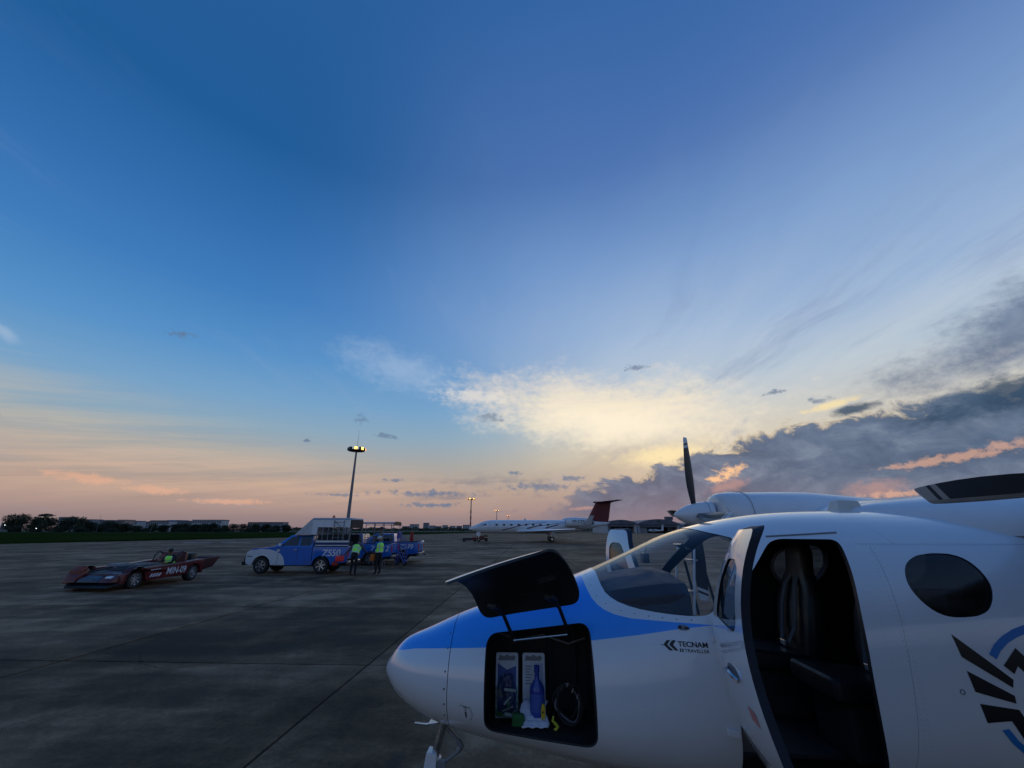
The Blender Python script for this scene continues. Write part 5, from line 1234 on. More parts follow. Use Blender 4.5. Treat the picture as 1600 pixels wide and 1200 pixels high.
    # canopy over the bed
    if canopy == 'box':
        c0, c1, z1 = 2.30, 4.30, 2.56
        cp = MB().box(c0, c1, -.92, .92, z1, z1 + .10).build('canopy_roof', mat('canopy_blue_white', (.42, .52, .66), .4, var=.1), t, bevel=.03, seg=3)
        for sg in (-1, 1):
            MB().box(c0 + .02, c1 - .02, sg * .885 - .012, sg * .885 + .012, 2.20, z1).build('canopy_side_panel', M['white'], t)
            MB().box(c0 + .02, c0 + .30, sg * .885 - .012, sg * .885 + .012, 1.84, 2.199).build('canopy_side_panel', M['white'], t)
            for k, z_ in enumerate((1.30, 1.46)): MB().box(c0 + .30, c1 - .02, sg * .89 - .02, sg * .89 + .02, z_ + .01, z_ + (.05 if k == 0 else .10)).build('canopy_rail', M['white'], t)
            MB().box(c0 + .30, c1 - .02, sg * .885 - .01, sg * .885 + .01, 1.34, 1.46).build('canopy_skirt', M['blue_dk'], t)
            for k in range(7):
                x_ = c0 + .32 + (c1 - c0 - .36) * k / 6; MB().box(x_ - .018, x_ + .018, sg * .885 - .015, sg * .885 + .015, 1.56, 2.20).build('canopy_post', M['galv'], t)
            MB().box(c0 + .32, c1 - .04, sg * .885 - .012, sg * .885 + .012, 1.86, 1.89).build('canopy_mid_rail', M['galv'], t)
            MB().prism([(1.50, 1.845), (c0 + .02, 1.845), (c0 + .02, 2.60), (c0 - .06, 2.60)], 'y', sg * .86, sg * .885).build('fairing_cheek', M['white_dull'], t)
            MB().box(c0 + .36, c1 - .1, sg * .62 - .18, sg * .62 + .18, 1.05, 1.12).build('bench', M['dark'], t, bevel=.02)
            MB().box(c0 + .36, c1 - .1, sg * .83 - .02, sg * .83 + .02, 1.30, 1.84).build('bench_back', M['dark'], t, bevel=.01)
        MB().hexa([(1.46, -.86, 1.84), (1.54, -.86, 1.84), (1.54, .86, 1.84), (1.46, .86, 1.84), (c0 - .05, -.86, 2.62), (c0 + .0, -.86, 2.62), (c0 + .0, .86, 2.62), (c0 - .05, .86, 2.62)]).build('fairing_front', M['white_dull'], t)
        MB().box(c0 + .0, c0 + .03, -.87, .87, 1.83, 2.555).build('canopy_bulkhead', M['white'], t)
        MB().box(c1 - .03, c1 + .012, -.90, .90, 2.16, z1 - .01).build('rear_valance', M['dark'], t)
        for sg in (-1, 1): MB().tube([(c1 - .01, sg * .84, 1.28), (c1 - .01, sg * .84, 2.16)], .025, 8).build('rear_post', M['galv'], t)
        mb = MB().lathe([(.055, z1 + .10), (.075, z1 + .11), (.07, z1 + .20), (.03, z1 + .25)], 16, 'z', (3.0, 0, 0)); mb.build('beacon', M['amber'], t, smooth=True)
        MB().box(2.94, 3.06, -.06, .06, z1 + .09, z1 + .115).build('beacon_base', M['black'], t)
        # folded steps hung on the side
        mb = MB()
        for x_ in (3.45, 3.95): mb.tube([(x_, -.94, 1.58), (x_, -.94, 2.54)], .018, 6)
        for z_ in (1.7, 1.95, 2.2, 2.45): mb.tube([(3.45, -.94, z_), (3.95, -.94, z_)], .014, 6)
        mb.tube([(3.45, -.945, 2.5), (3.95, -.945, 2.1)], .012, 6); mb.build('side_ladder', M['galv'], t, smooth=True)
    elif canopy == 'open':
        c0, c1, z1 = 2.5, 4.30, 2.44
        MB().box(c0 - .9, c1, -.86, .86, z1, z1 + .09).build('canopy_roof', mat('canopy_pale', (.36, .46, .60), .4, var=.1), t, bevel=.03, seg=3)
        MB().prism([(-.86, z1 - .12), (.86, z1 - .12), (.86, z1 + .02), (.6, z1 + .12), (-.6, z1 + .12), (-.86, z1 + .02)], 'x', c1 + .002, c1 + .04).build('rear_valance', M['black'], t)
        for sg in (-1, 1):
            for k in range(4): x_ = c0 + .05 + (c1 - c0 - .1) * k / 3; MB().tube([(x_, sg * .83, 1.29), (x_, sg * .83, z1)], .022, 8).build('canopy_post', M['galv'], t, smooth=True)
            for z_ in (1.62, 1.95, 2.36): MB().tube([(c0 + .05, sg * .83, z_), (c1 - .05, sg * .83, z_)], .016, 6).build('canopy_rail', M['galv'], t, smooth=True)
            MB().box(c0 + .1, c1 - .1, sg * .60 - .18, sg * .60 + .18, 1.05, 1.12).build('bench', M['dark'], t, bevel=.02)
    return t
TG = 'blue pickups parked in a row'
pickup('blue and white pickup with boxed canopy, nearest of the three, numbered ZS50', (-12.58, 23.50, 0), 'ZS50', 2.98, True, False, 'box', TG)
pickup('blue pickup with open-sided canopy, half hidden between the other two', (-11.70, 28.42, 0), 'ZS112', 2.95, True, False, 'open', TG)
p3_ = pickup('blue double-cab pickup with uncovered bed, farthest of the three, numbered ZS99', (-10.72, 31.55, 0), 'ZS99', 2.98, False, True, None, TG)
# luggage under the canopy
def bag(label, loc, sx, sy, sz, m, rz=0.0):
    t = thing('luggage_bag', label, 'bag', loc, rz, 'luggage in the pickup beds')
    MB().box(-sx, sx, -sy, sy, 0, sz).build('body', m, t, bevel=min(sx, sy, sz) * .35, seg=3, smooth=True, auto=60)
    MB().tube([(-sx * .35, 0, sz - .01), (-sx * .25, 0, sz + .05), (sx * .25, 0, sz + .05), (sx * .35, 0, sz - .01)], .014, 6).build('handle', M['black'], t, smooth=True)
bag('grey duffel bag on the bed under the boxed canopy', (-9.0, 23.2, .725), .32, .18, .62, mat('grey_bag', (.16, .17, .2), .8, var=.2)); bag('dark suitcase standing at the rear of the boxed pickup bed', (-8.75, 23.75, .725), .22, .16, .78, mat('dark_case', (.03, .03, .04), .6, var=.2), .3)
# boarding steps behind the middle pickup
t = thing('boarding_steps', 'blue metal boarding steps standing behind the middle pickup', 'steps', (-7.15, 27.9, 0))
for y_ in (-.28, .28):
    mb = MB(); mb.tube([(.55, y_, .12), (.05, y_, .95)], .035, 8); mb.tube([(.05, y_, .12), (.05, y_, 1.95)], .03, 8); mb.tube([(.55, y_, .12), (.55, y_, 1.25), (.05, y_, 1.95)], .025, 8); mb.build('side_frame', M['blue'], t, smooth=True)
for k in range(4): MB().box(.08 + .12 * k, .30 + .12 * k, -.26, .26, .90 - .22 * k, .93 - .22 * k).build('tread', M['blue'], t, bevel=.006)
for x_ in (.05, .55):
    for y_ in (-.28, .28): MB().lathe([(.02, -.03), (.07, -.03), (.07, .03), (.02, .03)], 12, 'y', (x_, y_, .07)).build('caster', M['rubber'], t)
MB().box(-.02, .10, -.30, .30, 1.55, 1.90).build('back_panel', M['blue'], t, bevel=.01)
# furled red flag on a pole in the last bed, white work lamp at its tail
t = thing('furled_flag', 'furled red flag on a thin pole at the rear of the farthest pickup', 'flag', (-6.95, 30.75, .725))
MB().tube([(0, 0, 0), (0, 0, 1.75)], .014, 6).build('pole', M['galv'], t); MB().lathe([(.02, .52), (.10, .58), (.13, .75), (.09, 1.05), (.10, 1.12), (.03, 1.25)], 10, 'z').build('cloth', mat('flag_red', (.40, .03, .03), .8, var=.3, vscale=12), t, smooth=True)
t = thing('work_lamp', 'white work lamp on a bracket at the tail of the farthest pickup', 'lamp', (-6.28, 30.72, .46))
MB().tube([(0, 0, 0), (.12, 0, .02), (.14, 0, .55), (.10, 0, .72)], .025, 8).build('bracket', M['white_dull'], t, smooth=True); MB().lathe([(.03, -.10), (.11, -.09), (.12, .06), (.03, .09)], 16, 'y', (.08, 0, .80)).build('lamp_head', M['lens'], t, smooth=True)
MB().tube([(.1, 0, .05), (.42, 0, .0)], .03, 8).build('tow_hitch', M['black'], t); MB().lathe([(.01, -.03), (.05, -.02), (.05, .04), (.01, .05)], 10, 'z', (.44, 0, 0)).build('hitch_ball', M['steel'], t)

# ================================================================== red towing tractor
TT = thing('tow_tractor', 'low red aircraft tow tractor numbered MIN-09, left of the pickups', 'tractor', (-15.28, 17.25, 0), radians(90 - 3.5))
# local: x runs aft from the front axle, y towards the camera side is negative
def tb(name, m, P, bevel=.03, parent=TT): return MB().hexa(P).build(name, m, parent, bevel=bevel, seg=2, smooth=True, auto=35)
red, redd = M['red'], mat('tractor_red_dark', (.06, .007, .009), .5, var=.3, vscale=4)
W2 = 1.15
for sg in (-1, 1):
    sd = [(-.55, .22), (-.50, .54), (.10, .70), (.60, .71), (1.5, .73), (2.2, .78), (2.9, .84), (3.25, .84), (3.25, .26)] + [(2.75 + .38 * cos(a), .30 + .38 * sin(a)) for a in np.linspace(0.0, pi, 10)] + [(.45, .22)] + [(.0 + .40 * cos(a), .30 + .40 * sin(a)) for a in np.linspace(0.1, pi - .1, 10)] + [(-.45, .22)]
    mb = MB(); mb.prism(sd, 'y', sg * W2, sg * (W2 - .30)); mb.build('side_body', red, TT, bevel=.015, smooth=True, auto=30)
tb('deck', redd, [(-.5, -.84, .30), (1.5, -.84, .30), (1.5, .84, .30), (-.5, .84, .30), (-.45, -.84, .54), (1.5, -.84, .68), (1.5, .84, .68), (-.45, .84, .54)])
tb('cockpit_floor', M['black'], [(1.51, -.84, .22), (3.24, -.84, .22), (3.24, .84, .22), (1.51, .84, .22), (1.51, -.84, .30), (3.24, -.84, .30), (3.24, .84, .30), (1.51, .84, .30)], .01)
tb('engine_hood', M['black'], [(.3, -.80, .60), (1.5, -.80, .67), (1.5, .2, .67), (.3, .2, .60), (.4, -.74, .75), (1.45, -.74, .80), (1.45, .15, .80), (.4, .15, .75)])
tb('front_plate', M['black'], [(-.95, -.95, .10), (-.40, -1.12, .16), (-.40, 1.12, .16), (-.85, .70, .10), (-.96, -.95, .15), (-.40, -1.12, .28), (-.40, 1.12, .28), (-.86, .70, .15)], .01)
tb('front_fender', red, [(-.78, -.95, .28), (-.3, -1.05, .28), (-.3, -.45, .28), (-.78, -.45, .28), (-.68, -.92, .42), (-.3, -1.0, .58), (-.3, -.5, .58), (-.68, -.48, .42)])
tb('front_fender', red, [(-.78, .45, .28), (-.3, .45, .28), (-.3, 1.05, .28), (-.78, .95, .28), (-.68, .48, .52), (-.3, .5, .72), (-.3, 1.0, .72), (-.68, .92, .52)])
tb('cradle_tarp', mat('blue_tarp', (.07, .09, .12), .5, var=.4, vscale=9), [(-.78, -.44, .28), (-.4, -.44, .28), (-.4, .44, .28), (-.78, .44, .28), (-.72, -.36, .40), (-.42, -.30, .50), (-.42, .3, .52), (-.72, .32, .42)], .05)
tb('bumper_block', mat('faded_orange', (.20, .035, .012), .6, var=.3), [(-.62, .52, .54), (-.35, .52, .70), (-.35, .98, .70), (-.62, .98, .54), (-.60, .54, .66), (-.35, .54, .82), (-.35, .96, .82), (-.60, .96, .66)])
tb('seat_back', red, [(2.55, -.75, .46), (2.75, -.75, .46), (2.75, .55, .46), (2.55, .55, .46), (2.68, -.68, 1.16), (2.80, -.68, 1.16), (2.80, .48, 1.16), (2.68, .48, 1.16)], .05)
for y_ in (-.62, .42):
    MB().tube([(2.25, y_, .80), (2.30, y_, 1.02), (2.42, y_, 1.15), (2.56, y_, 1.18), (2.68, y_, 1.10)], .028, 8).build('grab_rail', M['black'], TT, smooth=True)
tb('rear_box', M['black'], [(3.26, -.5, .40), (3.7, -.5, .40), (3.7, .5, .40), (3.26, .5, .40), (3.28, -.45, 1.06), (3.62, -.45, 1.08), (3.62, .45, 1.08), (3.28, .45, 1.06)], .06)
for sg in (-1, 1): MB().prism([(3.26, .42), (3.9, .48), (4.30, .90), (3.26, .84)], 'y', sg * 1.10, sg * 1.04).build('rear_fin', redd, TT, bevel=.01)
tb('rear_platform', M['black'], [(3.26, -1.03, .36), (3.95, -1.03, .46), (3.95, 1.03, .46), (3.26, 1.03, .36), (3.26, -1.03, .42), (3.95, -1.03, .52), (3.95, 1.03, .52), (3.26, 1.03, .42)], .01)
tb('rear_panel', redd, [(3.92, -1.03, .52), (4.0, -1.03, .52), (4.0, 1.03, .52), (3.92, 1.03, .52), (4.22, -1.03, .88), (4.29, -1.03, .88), (4.29, 1.03, .88), (4.22, 1.03, .88)], .01)
for x_, r_ in ((0, .32), (2.75, .32)):
    for sg in (-1, 1): wheel(TT, x_, sg * (W2 - .16), r_, .26, 8, sg)
for k in range(4): MB().prism([(.55 + .13 * k, .34), (.62 + .13 * k, .34), (.70 + .13 * k, .46), (.63 + .13 * k, .46)], 'y', -W2 - .006, -W2 + .004).build('hazard_stripe', M['paper'], TT)
MB().prism([(.55, .58), (1.0, .60), (1.0, .625), (.55, .605)], 'y', -W2 - .006, -W2 + .004).build('side_stripe', M['paper'], TT)
lettering('number_lettering', 'MIN-09', .40, M['paper'], TT, lambda u, v: (1.32 + u, -W2 - .004, .38 + v * .9), bold=.006, fit=.98, shear=.08)
for sg in (-1, 1):     # bulged mudguards over the front wheels, lamps, a hose along the deck
    MB().loft([[(.47 * cos(a), sg * y_, .30 + q * sin(a)) for a in np.linspace(.25, pi - .25, 12)] for y_, q in ((W2 + .02, .46), (W2 - .10, .50), (W2 - .30, .49))], cap=False, closed=False).build('mudguard', redd, TT, smooth=True)
    tb('head_lamp', M['lens'], [(-.70, sg * .70 - .12, .36), (-.60, sg * .70 - .12, .36), (-.60, sg * .70 + .12, .36), (-.70, sg * .70 + .12, .36), (-.66, sg * .70 - .12, .46), (-.58, sg * .70 - .12, .48), (-.58, sg * .70 + .12, .48), (-.66, sg * .70 + .12, .46)], .01)
MB().tube([(-.3, .5, .60), (.1, .42, .66), (.5, .5, .69), (.9, .40, .68), (1.4, .46, .72)], .03, 8).build('hydraulic_hose', M['black'], TT, smooth=True)
tb('tool_box', M['galv'], [(.55, .28, .60), (1.05, .28, .63), (1.05, .72, .63), (.55, .72, .60), (.55, .28, .80), (1.05, .28, .82), (1.05, .72, .82), (.55, .72, .80)], .02)
for k in range(5): MB().box(.55 + .18 * k, .62 + .18 * k, -.66, .05, .765 + .008 * k, .785 + .008 * k).build('hood_louvre', M['galv'], TT)
tb('seat_cushion', M['black'], [(2.05, -.62, .30), (2.55, -.62, .30), (2.55, -.08, .30), (2.05, -.08, .30), (2.05, -.60, .47), (2.55, -.60, .45), (2.55, -.10, .45), (2.05, -.10, .47)], .03)

# ================================================================== people
def figure(name, label, loc, rz, J, mats, vest=None, hair=M['black'], scale=1.0, group=None):
    """J: joints by name (metres, person faces +x, left is +y). One skinned body; vest and hair are clothing parts."""
    t = thing(name, label, 'person', loc, rz, group); t.scale = (scale,) * 3
    order = ['pelvis', 'waist', 'chest', 'neck', 'head_base', 'head', 'head_top']
    rad = {'pelvis': .135, 'waist': .120, 'chest': .150, 'neck': .060, 'head_base': .072, 'head': .098, 'head_top': .070, 'sho': .080, 'elb': .050, 'wri': .036, 'hand': .040, 'hip': .100, 'knee': .068, 'ank': .048, 'heel': .048, 'toe': .036}
    V, E, Rr, idx = [], [], [], {}
    def v(k, p_):
        idx[k] = len(V); V.append(Vector(p_)); Rr.append(rad[k.split('_')[0] if k.split('_')[0] in rad and k not in rad else k])
    for k in order: v(k, J[k])
    E += [(idx[a], idx[b]) for a, b in zip(order, order[1:])]
    for s_ in 'lr':
        for k in ('sho', 'elb', 'wri', 'hand'): v(k + '_' + s_, J[k + '_' + s_])
        E.append((idx['chest'], idx['sho_' + s_])); E += [(idx[a + '_' + s_], idx[b + '_' + s_]) for a, b in (('sho', 'elb'), ('elb', 'wri'), ('wri', 'hand'))]
        for k in ('hip', 'knee', 'ank', 'toe'): v(k + '_' + s_, J[k + '_' + s_])
        E.append((idx['pelvis'], idx['hip_' + s_])); E += [(idx[a + '_' + s_], idx[b + '_' + s_]) for a, b in (('hip', 'knee'), ('knee', 'ank'), ('ank', 'toe'))]
    me = bpy.data.meshes.new('body'); me.from_pydata([tuple(q) for q in V], E, [])
    if not me.skin_vertices: me.attributes  # layer is made below
    o = bpy.data.objects.new('tmp', me); COL.objects.link(o)
    sk = o.modifiers.new('skin', 'SKIN'); sk.use_smooth_shade = True
    if not me.skin_vertices:
        bm = bmesh.new(); bm.from_mesh(me); bm.verts.layers.skin.verify(); bm.to_mesh(me); bm.free()
    for i, q in enumerate(me.skin_vertices[0].data): q.radius = (Rr[i], Rr[i]); q.use_root = (i == idx['pelvis'])
    sb = o.modifiers.new('sub', 'SUBSURF'); sb.levels = 1; sb.render_levels = 1
    bpy.context.view_layer.update()
    bme = bpy.data.meshes.new_from_object(o.evaluated_get(bpy.context.evaluated_depsgraph_get())); bpy.data.objects.remove(o)
    # fingers: five tapered chains rooted in each palm
    bm = bmesh.new(); bm.from_mesh(bme)
    for s_ in 'lr':
        hnd, wri = Vector(J['hand_' + s_]), Vector(J['wri_' + s_]); d = (hnd - wri).normalized(); a = d.cross(Vector((1, .2, .1))).normalized(); b = a.cross(d)
        for k in range(5):
            thumb = k == 4; off = a * (.026 - .017 * k) if not thumb else a * .03 - d * .02
            L = (.07, .08, .075, .06, .05)[k]; p0 = hnd + off; dir0 = (d + (a * .8 if thumb else Vector())).normalized()
            p1 = p0 + dir0 * L * .55; p2 = p1 + (dir0 + b * .6).normalized() * L * .45
            mb_ = MB().tube([p0, p1, p2], [.011, .0095, .007], 6); vs = [bm.verts.new(q) for q in mb_.v]
            for f in mb_.f: bm.faces.new([vs[i] for i in f])
    # a nose and ears on the head
    hd = Vector(J['head']); up = (Vector(J['head_top']) - Vector(J['head_base'])).normalized(); fw = Vector(J.get('face', (1, 0, 0))).normalized(); fw = (fw - up * fw.dot(up)).normalized(); rt = fw.cross(up)
    def lump(c_, r3):
        g = bmesh.ops.create_icosphere(bm, subdivisions=1, radius=1.0)
        for q in g['verts']: q.co = c_ + rt * q.co.x * r3[0] + fw * q.co.y * r3[1] + up * q.co.z * r3[2]
    lump(hd + fw * .098 - up * .01, (.014, .02, .024)); lump(hd + rt * .088, (.012, .02, .032)); lump(hd - rt * .088, (.012, .02, .032)); lump(hd + fw * .075 - up * .055, (.03, .028, .022))
    bm.to_mesh(bme); bm.free(); bme.name = 'body'
    for q in (M['skin'], mats[0], mats[1], M['black']): bme.materials.append(q)
    segs = [('head_base', 'head_top', 0), ('neck', 'head_base', 0), ('pelvis', 'chest', 1), ('chest', 'neck', 1)]
    for s_ in 'lr': segs += [('sho_' + s_, 'elb_' + s_, 1), ('elb_' + s_, 'wri_' + s_, 1), ('wri_' + s_, 'hand_' + s_, 0), ('hip_' + s_, 'knee_' + s_, 2), ('knee_' + s_, 'ank_' + s_, 2), ('ank_' + s_, 'toe_' + s_, 3), ('pelvis', 'hip_' + s_, 2), ('chest', 'sho_' + s_, 1)]
    A = np.array([J[a] for a, b, c in segs], float); B = np.array([J[b] for a, b, c in segs], float); R3 = np.array([.09 if c == 0 else .1 for a, b, c in segs])
    for p_ in bme.polygons:
        c_ = np.array(p_.center); ab = B - A; tt = np.clip(((c_ - A) * ab).sum(1) / np.maximum((ab * ab).sum(1), 1e-9), 0, 1); dd = np.linalg.norm(c_ - (A + ab * tt[:, None]), axis=1)
        p_.material_index = segs[int(dd.argmin())][2]; p_.use_smooth = True
    body = bpy.data.objects.new('body', bme); COL.objects.link(body); body.parent = t
    # eyes and mouth marks set in the face
    mb = MB()
    for sg in (-1, 1):
        c_ = hd + fw * .088 + rt * sg * .032 + up * .012; mb.add([c_ + rt * .010 * cos(a) + up * .006 * sin(a) + fw * .004 for a in np.linspace(0, 2 * pi, 8, endpoint=False)], [tuple(range(8))])
    mb.build('eyes', M['black'], body)
    # hair cap
    mb = MB(); rings = []
    for h_, k in ((-.02, 1.07), (.03, 1.10), (.07, .98), (.10, .70), (.118, .25)):
        rings.append([hd + up * h_ - fw * .012 + (rt * cos(a) + fw * sin(a)) * .098 * k * (1.0 if sin(a) < .5 or h_ > .02 else .86) for a in np.linspace(0, 2 * pi, 16, endpoint=False)])
    mb.loft(rings); mb.build('hair', hair, t, smooth=True)
    if vest:
        ch, wa, pe, nk = (Vector(J[k]) for k in ('chest', 'waist', 'pelvis', 'neck')); rings = []; ax_y = (Vector(J['sho_l']) - Vector(J['sho_r'])).normalized()
        for c_, w_, d_ in ((pe + (wa - pe) * .35, .185, .165), (wa, .18, .155), (wa + (ch - wa) * .5, .20, .165), (ch, .215, .175), (ch + (nk - ch) * .45, .20, .14), (ch + (nk - ch) * .72, .12, .09)):
            ax = (ch - pe).normalized(); fx = ax_y.cross(ax).normalized()
            rings.append([c_ + ax_y * w_ * cos(a) + fx * d_ * sin(a) for a in np.linspace(0, 2 * pi, 24, endpoint=False)])
        vt = MB().loft(rings, cap=False).build('safety_vest', vest, t, smooth=True)
        for u0, u1 in ((0, .35), (2, 2.35)):
            i = int(u0); lo_ = rings[i]; hi_ = rings[i + 1]; cen = sum(lo_, Vector()) / 24
            q0 = [cen + (p_ - cen) * 1.02 for p_ in lo_]; q1 = [(p_ + (h_ - p_) * .35 - cen) * 1.02 + cen for p_, h_ in zip(lo_, hi_)]
            MB().loft([q0, q1], cap=False).build('reflective_band', M['tape'], vt, smooth=True)
        for sgn in (3, 9, 15, 21):      # straps front and back
            pts = [rings[i][sgn] for i in range(6)]; cen = [sum(rings[i], Vector()) / 24 for i in range(6)]
            MB().loft([[c_ + (rings[i][sgn - 1] - c_) * 1.02, c_ + (rings[i][sgn] - c_) * 1.02] for i, c_ in enumerate(cen)], cap=False, closed=False).build('reflective_band', M['tape'], vt)
    return t

def stand(**k):
    J = dict(pelvis=(0, 0, .93), waist=(.01, 0, 1.08), chest=(.02, 0, 1.30), neck=(.02, 0, 1.47), head_base=(.03, 0, 1.54), head=(.04, 0, 1.63), head_top=(.03, 0, 1.71),
        sho_l=(.02, .18, 1.40), elb_l=(.0, .25, 1.13), wri_l=(.08, .26, .88), hand_l=(.10, .26, .80), sho_r=(.02, -.18, 1.40), elb_r=(.0, -.25, 1.13), wri_r=(.08, -.26, .88), hand_r=(.10, -.26, .80),
        hip_l=(0, .09, .88), knee_l=(.02, .10, .48), ank_l=(-.01, .11, .08), toe_l=(.15, .12, .04), hip_r=(0, -.09, .88), knee_r=(.02, -.10, .48), ank_r=(-.01, -.11, .08), toe_r=(.15, -.12, .04))
    J.update(k); return J
# bending into the pickup, seen from behind
figure('person', 'person in lime safety vest leaning forward behind the ZS50 pickup beside a red bag', (-7.62, 21.75, 0), radians(84), stand(
    pelvis=(-.02, 0, .90), waist=(.06, 0, 1.05), chest=(.17, 0, 1.24), neck=(.28, 0, 1.36), head_base=(.33, 0, 1.40), head=(.40, 0, 1.46), head_top=(.45, 0, 1.53), face=(.8, 0, -.5),
    sho_l=(.19, .19, 1.32), elb_l=(.22, .40, 1.10), wri_l=(.26, .58, .95), hand_l=(.28, .65, .90), sho_r=(.19, -.19, 1.32), elb_r=(.34, -.30, 1.10), wri_r=(.52, -.28, 1.0), hand_r=(.60, -.27, .98),
    hip_l=(-.03, .09, .86), knee_l=(.02, .10, .47), hip_r=(-.03, -.09, .86), knee_r=(.03, -.10, .47)), (M['cloth_gr'], M['cloth_dk']), M['lime'], scale=1.03)
t = thing('red_bag', 'bright red tool bag held low beside the ZS50 pickup', 'bag', (-8.40, 21.95, .62), .3)
MB().box(-.20, .20, -.10, .10, 0, .26).build('body', mat('red_nylon', (.62, .03, .03), .5, var=.15, emit=(1, .05, .05), estr=.03), t, bevel=.07, seg=3, smooth=True, auto=60)  # slight glow added to the red cloth to brighten it
MB().tube([(-.10, 0, .25), (-.06, 0, .33), (.06, 0, .33), (.10, 0, .25)], .014, 6).build('handle', M['black'], t, smooth=True)
t = thing('red_bag', 'small darker red pouch hanging below the bright red bag', 'bag', (-8.62, 21.95, .42), .3)
MB().box(-.13, .13, -.08, .08, 0, .20).build('body', mat('red_pouch', (.34, .02, .02), .6, var=.15), t, bevel=.05, seg=3, smooth=True, auto=60); MB().tube([(-.06, 0, .19), (0, 0, .27), (.06, 0, .19)], .01, 6).build('strap', M['black'], t, smooth=True)
# standing with an orange bag
figure('person', 'person in white helmet, blue shirt and lime vest holding an orange bag', (-6.62, 22.35, 0), radians(150), stand(
    elb_l=(.06, .25, 1.14), wri_l=(.24, .18, .98), hand_l=(.30, .15, .93), elb_r=(.04, -.25, 1.14), wri_r=(.22, -.18, .98), hand_r=(.29, -.14, .93), knee_l=(.05, .09, .48), ank_r=(-.05, -.10, .08), toe_r=(.11, -.12, .04), head=(.07, 0, 1.62), head_top=(.06, 0, 1.70)), (M['cloth_bl'], M['cloth_dk']), M['lime'], hair=M['white_dull'], scale=1.03)
t = thing('orange_bag', 'orange cloth bag held at waist height by the person in the white helmet', 'bag', (-6.86, 22.38, .62), radians(60))
MB().box(-.22, .22, -.09, .09, 0, .30).build('body', M['orange'], t, bevel=.05, seg=3, smooth=True, auto=60); MB().tube([(-.10, 0, .29), (-.07, 0, .38), (.07, 0, .38), (.10, 0, .29)], .014, 6).build('handle', M['orange'], t, smooth=True)
# standing on the bed of the middle pickup
figure('person', 'person in khaki and dark clothes standing on the tailgate of the middle pickup', (-7.85, 26.6, .02), radians(200), stand(elb_l=(.1, .26, 1.15), wri_l=(.28, .2, 1.05), hand_l=(.35, .18, 1.02), elb_r=(.12, -.26, 1.2), wri_r=(.30, -.16, 1.22), hand_r=(.37, -.14, 1.22)), (M['khaki'], M['khaki']), None, scale=1.06).location.z = .40
MB_ = thing('step_stool', 'low dark step stool under the person beside the middle pickup', 'stool', (-7.85, 26.6, 0))
MB().box(-.32, .32, -.25, .25, .40, .445).build('tread', M['dark'], MB_, bevel=.01)
for x_ in (-.28, .28):
    for y_ in (-.21, .21): MB().tube([(x_, y_, 0), (x_ * .9, y_ * .9, .405)], .018, 6).build('leg', M['galv'], MB_)
# tractor driver, seated
_d = Vector((2.30, -.35, 0)); _a = radians(90 - 3.5)
dl = Vector((-15.28 + _d.x * cos(_a) - _d.y * sin(_a), 17.25 + _d.x * sin(_a) + _d.y * cos(_a), -.34))
figure('person', 'person in lime vest and dark cap driving the red tow tractor', dl, _a + pi, stand(
    pelvis=(0, 0, .93), waist=(.0, 0, 1.07), chest=(.03, 0, 1.26), neck=(.06, 0, 1.41), head_base=(.08, 0, 1.47), head=(.10, 0, 1.55), head_top=(.10, 0, 1.63),
    sho_l=(.04, .18, 1.34), elb_l=(.16, .26, 1.12), wri_l=(.38, .20, 1.08), hand_l=(.45, .18, 1.08), sho_r=(.04, -.18, 1.34), elb_r=(.16, -.26, 1.12), wri_r=(.38, -.20, 1.08), hand_r=(.45, -.18, 1.08),
    hip_l=(.05, .10, .90), knee_l=(.42, .13, .98), ank_l=(.55, .13, .62), toe_l=(.70, .13, .60), hip_r=(.05, -.10, .90), knee_r=(.42, -.13, .98), ank_r=(.55, -.13, .62), toe_r=(.70, -.13, .60)), (M['cloth_dk'], M['cloth_dk']), M['lime'])
st_ = MB(); st_.tube([(1.72 + 0 * a, -.35 + .17 * cos(a), .86 + .12 * sin(a)) for a in np.linspace(0, 2 * pi, 19)], .016, 6); st_.tube([(1.72, -.35, .86), (1.52, -.35, .66)], .02, 6); st_.build('steering_wheel', M['black'], TT, smooth=True)

# ================================================================== business jet
JT = thing('business_jet', 'white twin-engine business jet with dark red tail parked in the middle distance', 'airplane', (-7.95, 80.6, 0))
JS = [(0, 2.18, .03, .03), (.25, 2.19, .22, .2), (.8, 2.24, .44, .42), (1.6, 2.33, .68, .66), (2.4, 2.43, .88, .90), (3.2, 2.50, 1.02, 1.08), (4.2, 2.53, 1.12, 1.17), (5.5, 2.54, 1.15, 1.18), (16, 2.54, 1.15, 1.18), (18, 2.58, 1.10, 1.13), (20, 2.70, .92, .95), (22, 2.86, .68, .70), (24, 3.02, .42, .42), (25.6, 3.14, .18, .18), (25.9, 3.16, .05, .05)]
xs = np.linspace(0, sqrt(25.9), 90) ** 2; cols = [pchip(xs, [q[0] for q in JS], [q[k] for q in JS]) for k in (1, 2, 3)]
MB().loft([[(float(x_), float(w_) * cos(a), float(z_) + float(h_) * sin(a)) for a in np.linspace(0, 2 * pi, 40, endpoint=False)] for x_, z_, w_, h_ in zip(xs, *cols)]).build('fuselage', M['white'], JT, smooth=True, auto=60)
def jside(x_, z_, o=.012):
    zc, w_, h_ = (float(np.interp(x_, xs, c_)) for c_ in cols); return (x_, -w_ * sqrt(max(0, 1 - ((z_ - zc) / h_) ** 2)) - o, z_)
def jdecal(name, pts, m): MB().add([jside(*q) for q in pts], [tuple(range(len(pts)))]).build(name, m, JT)
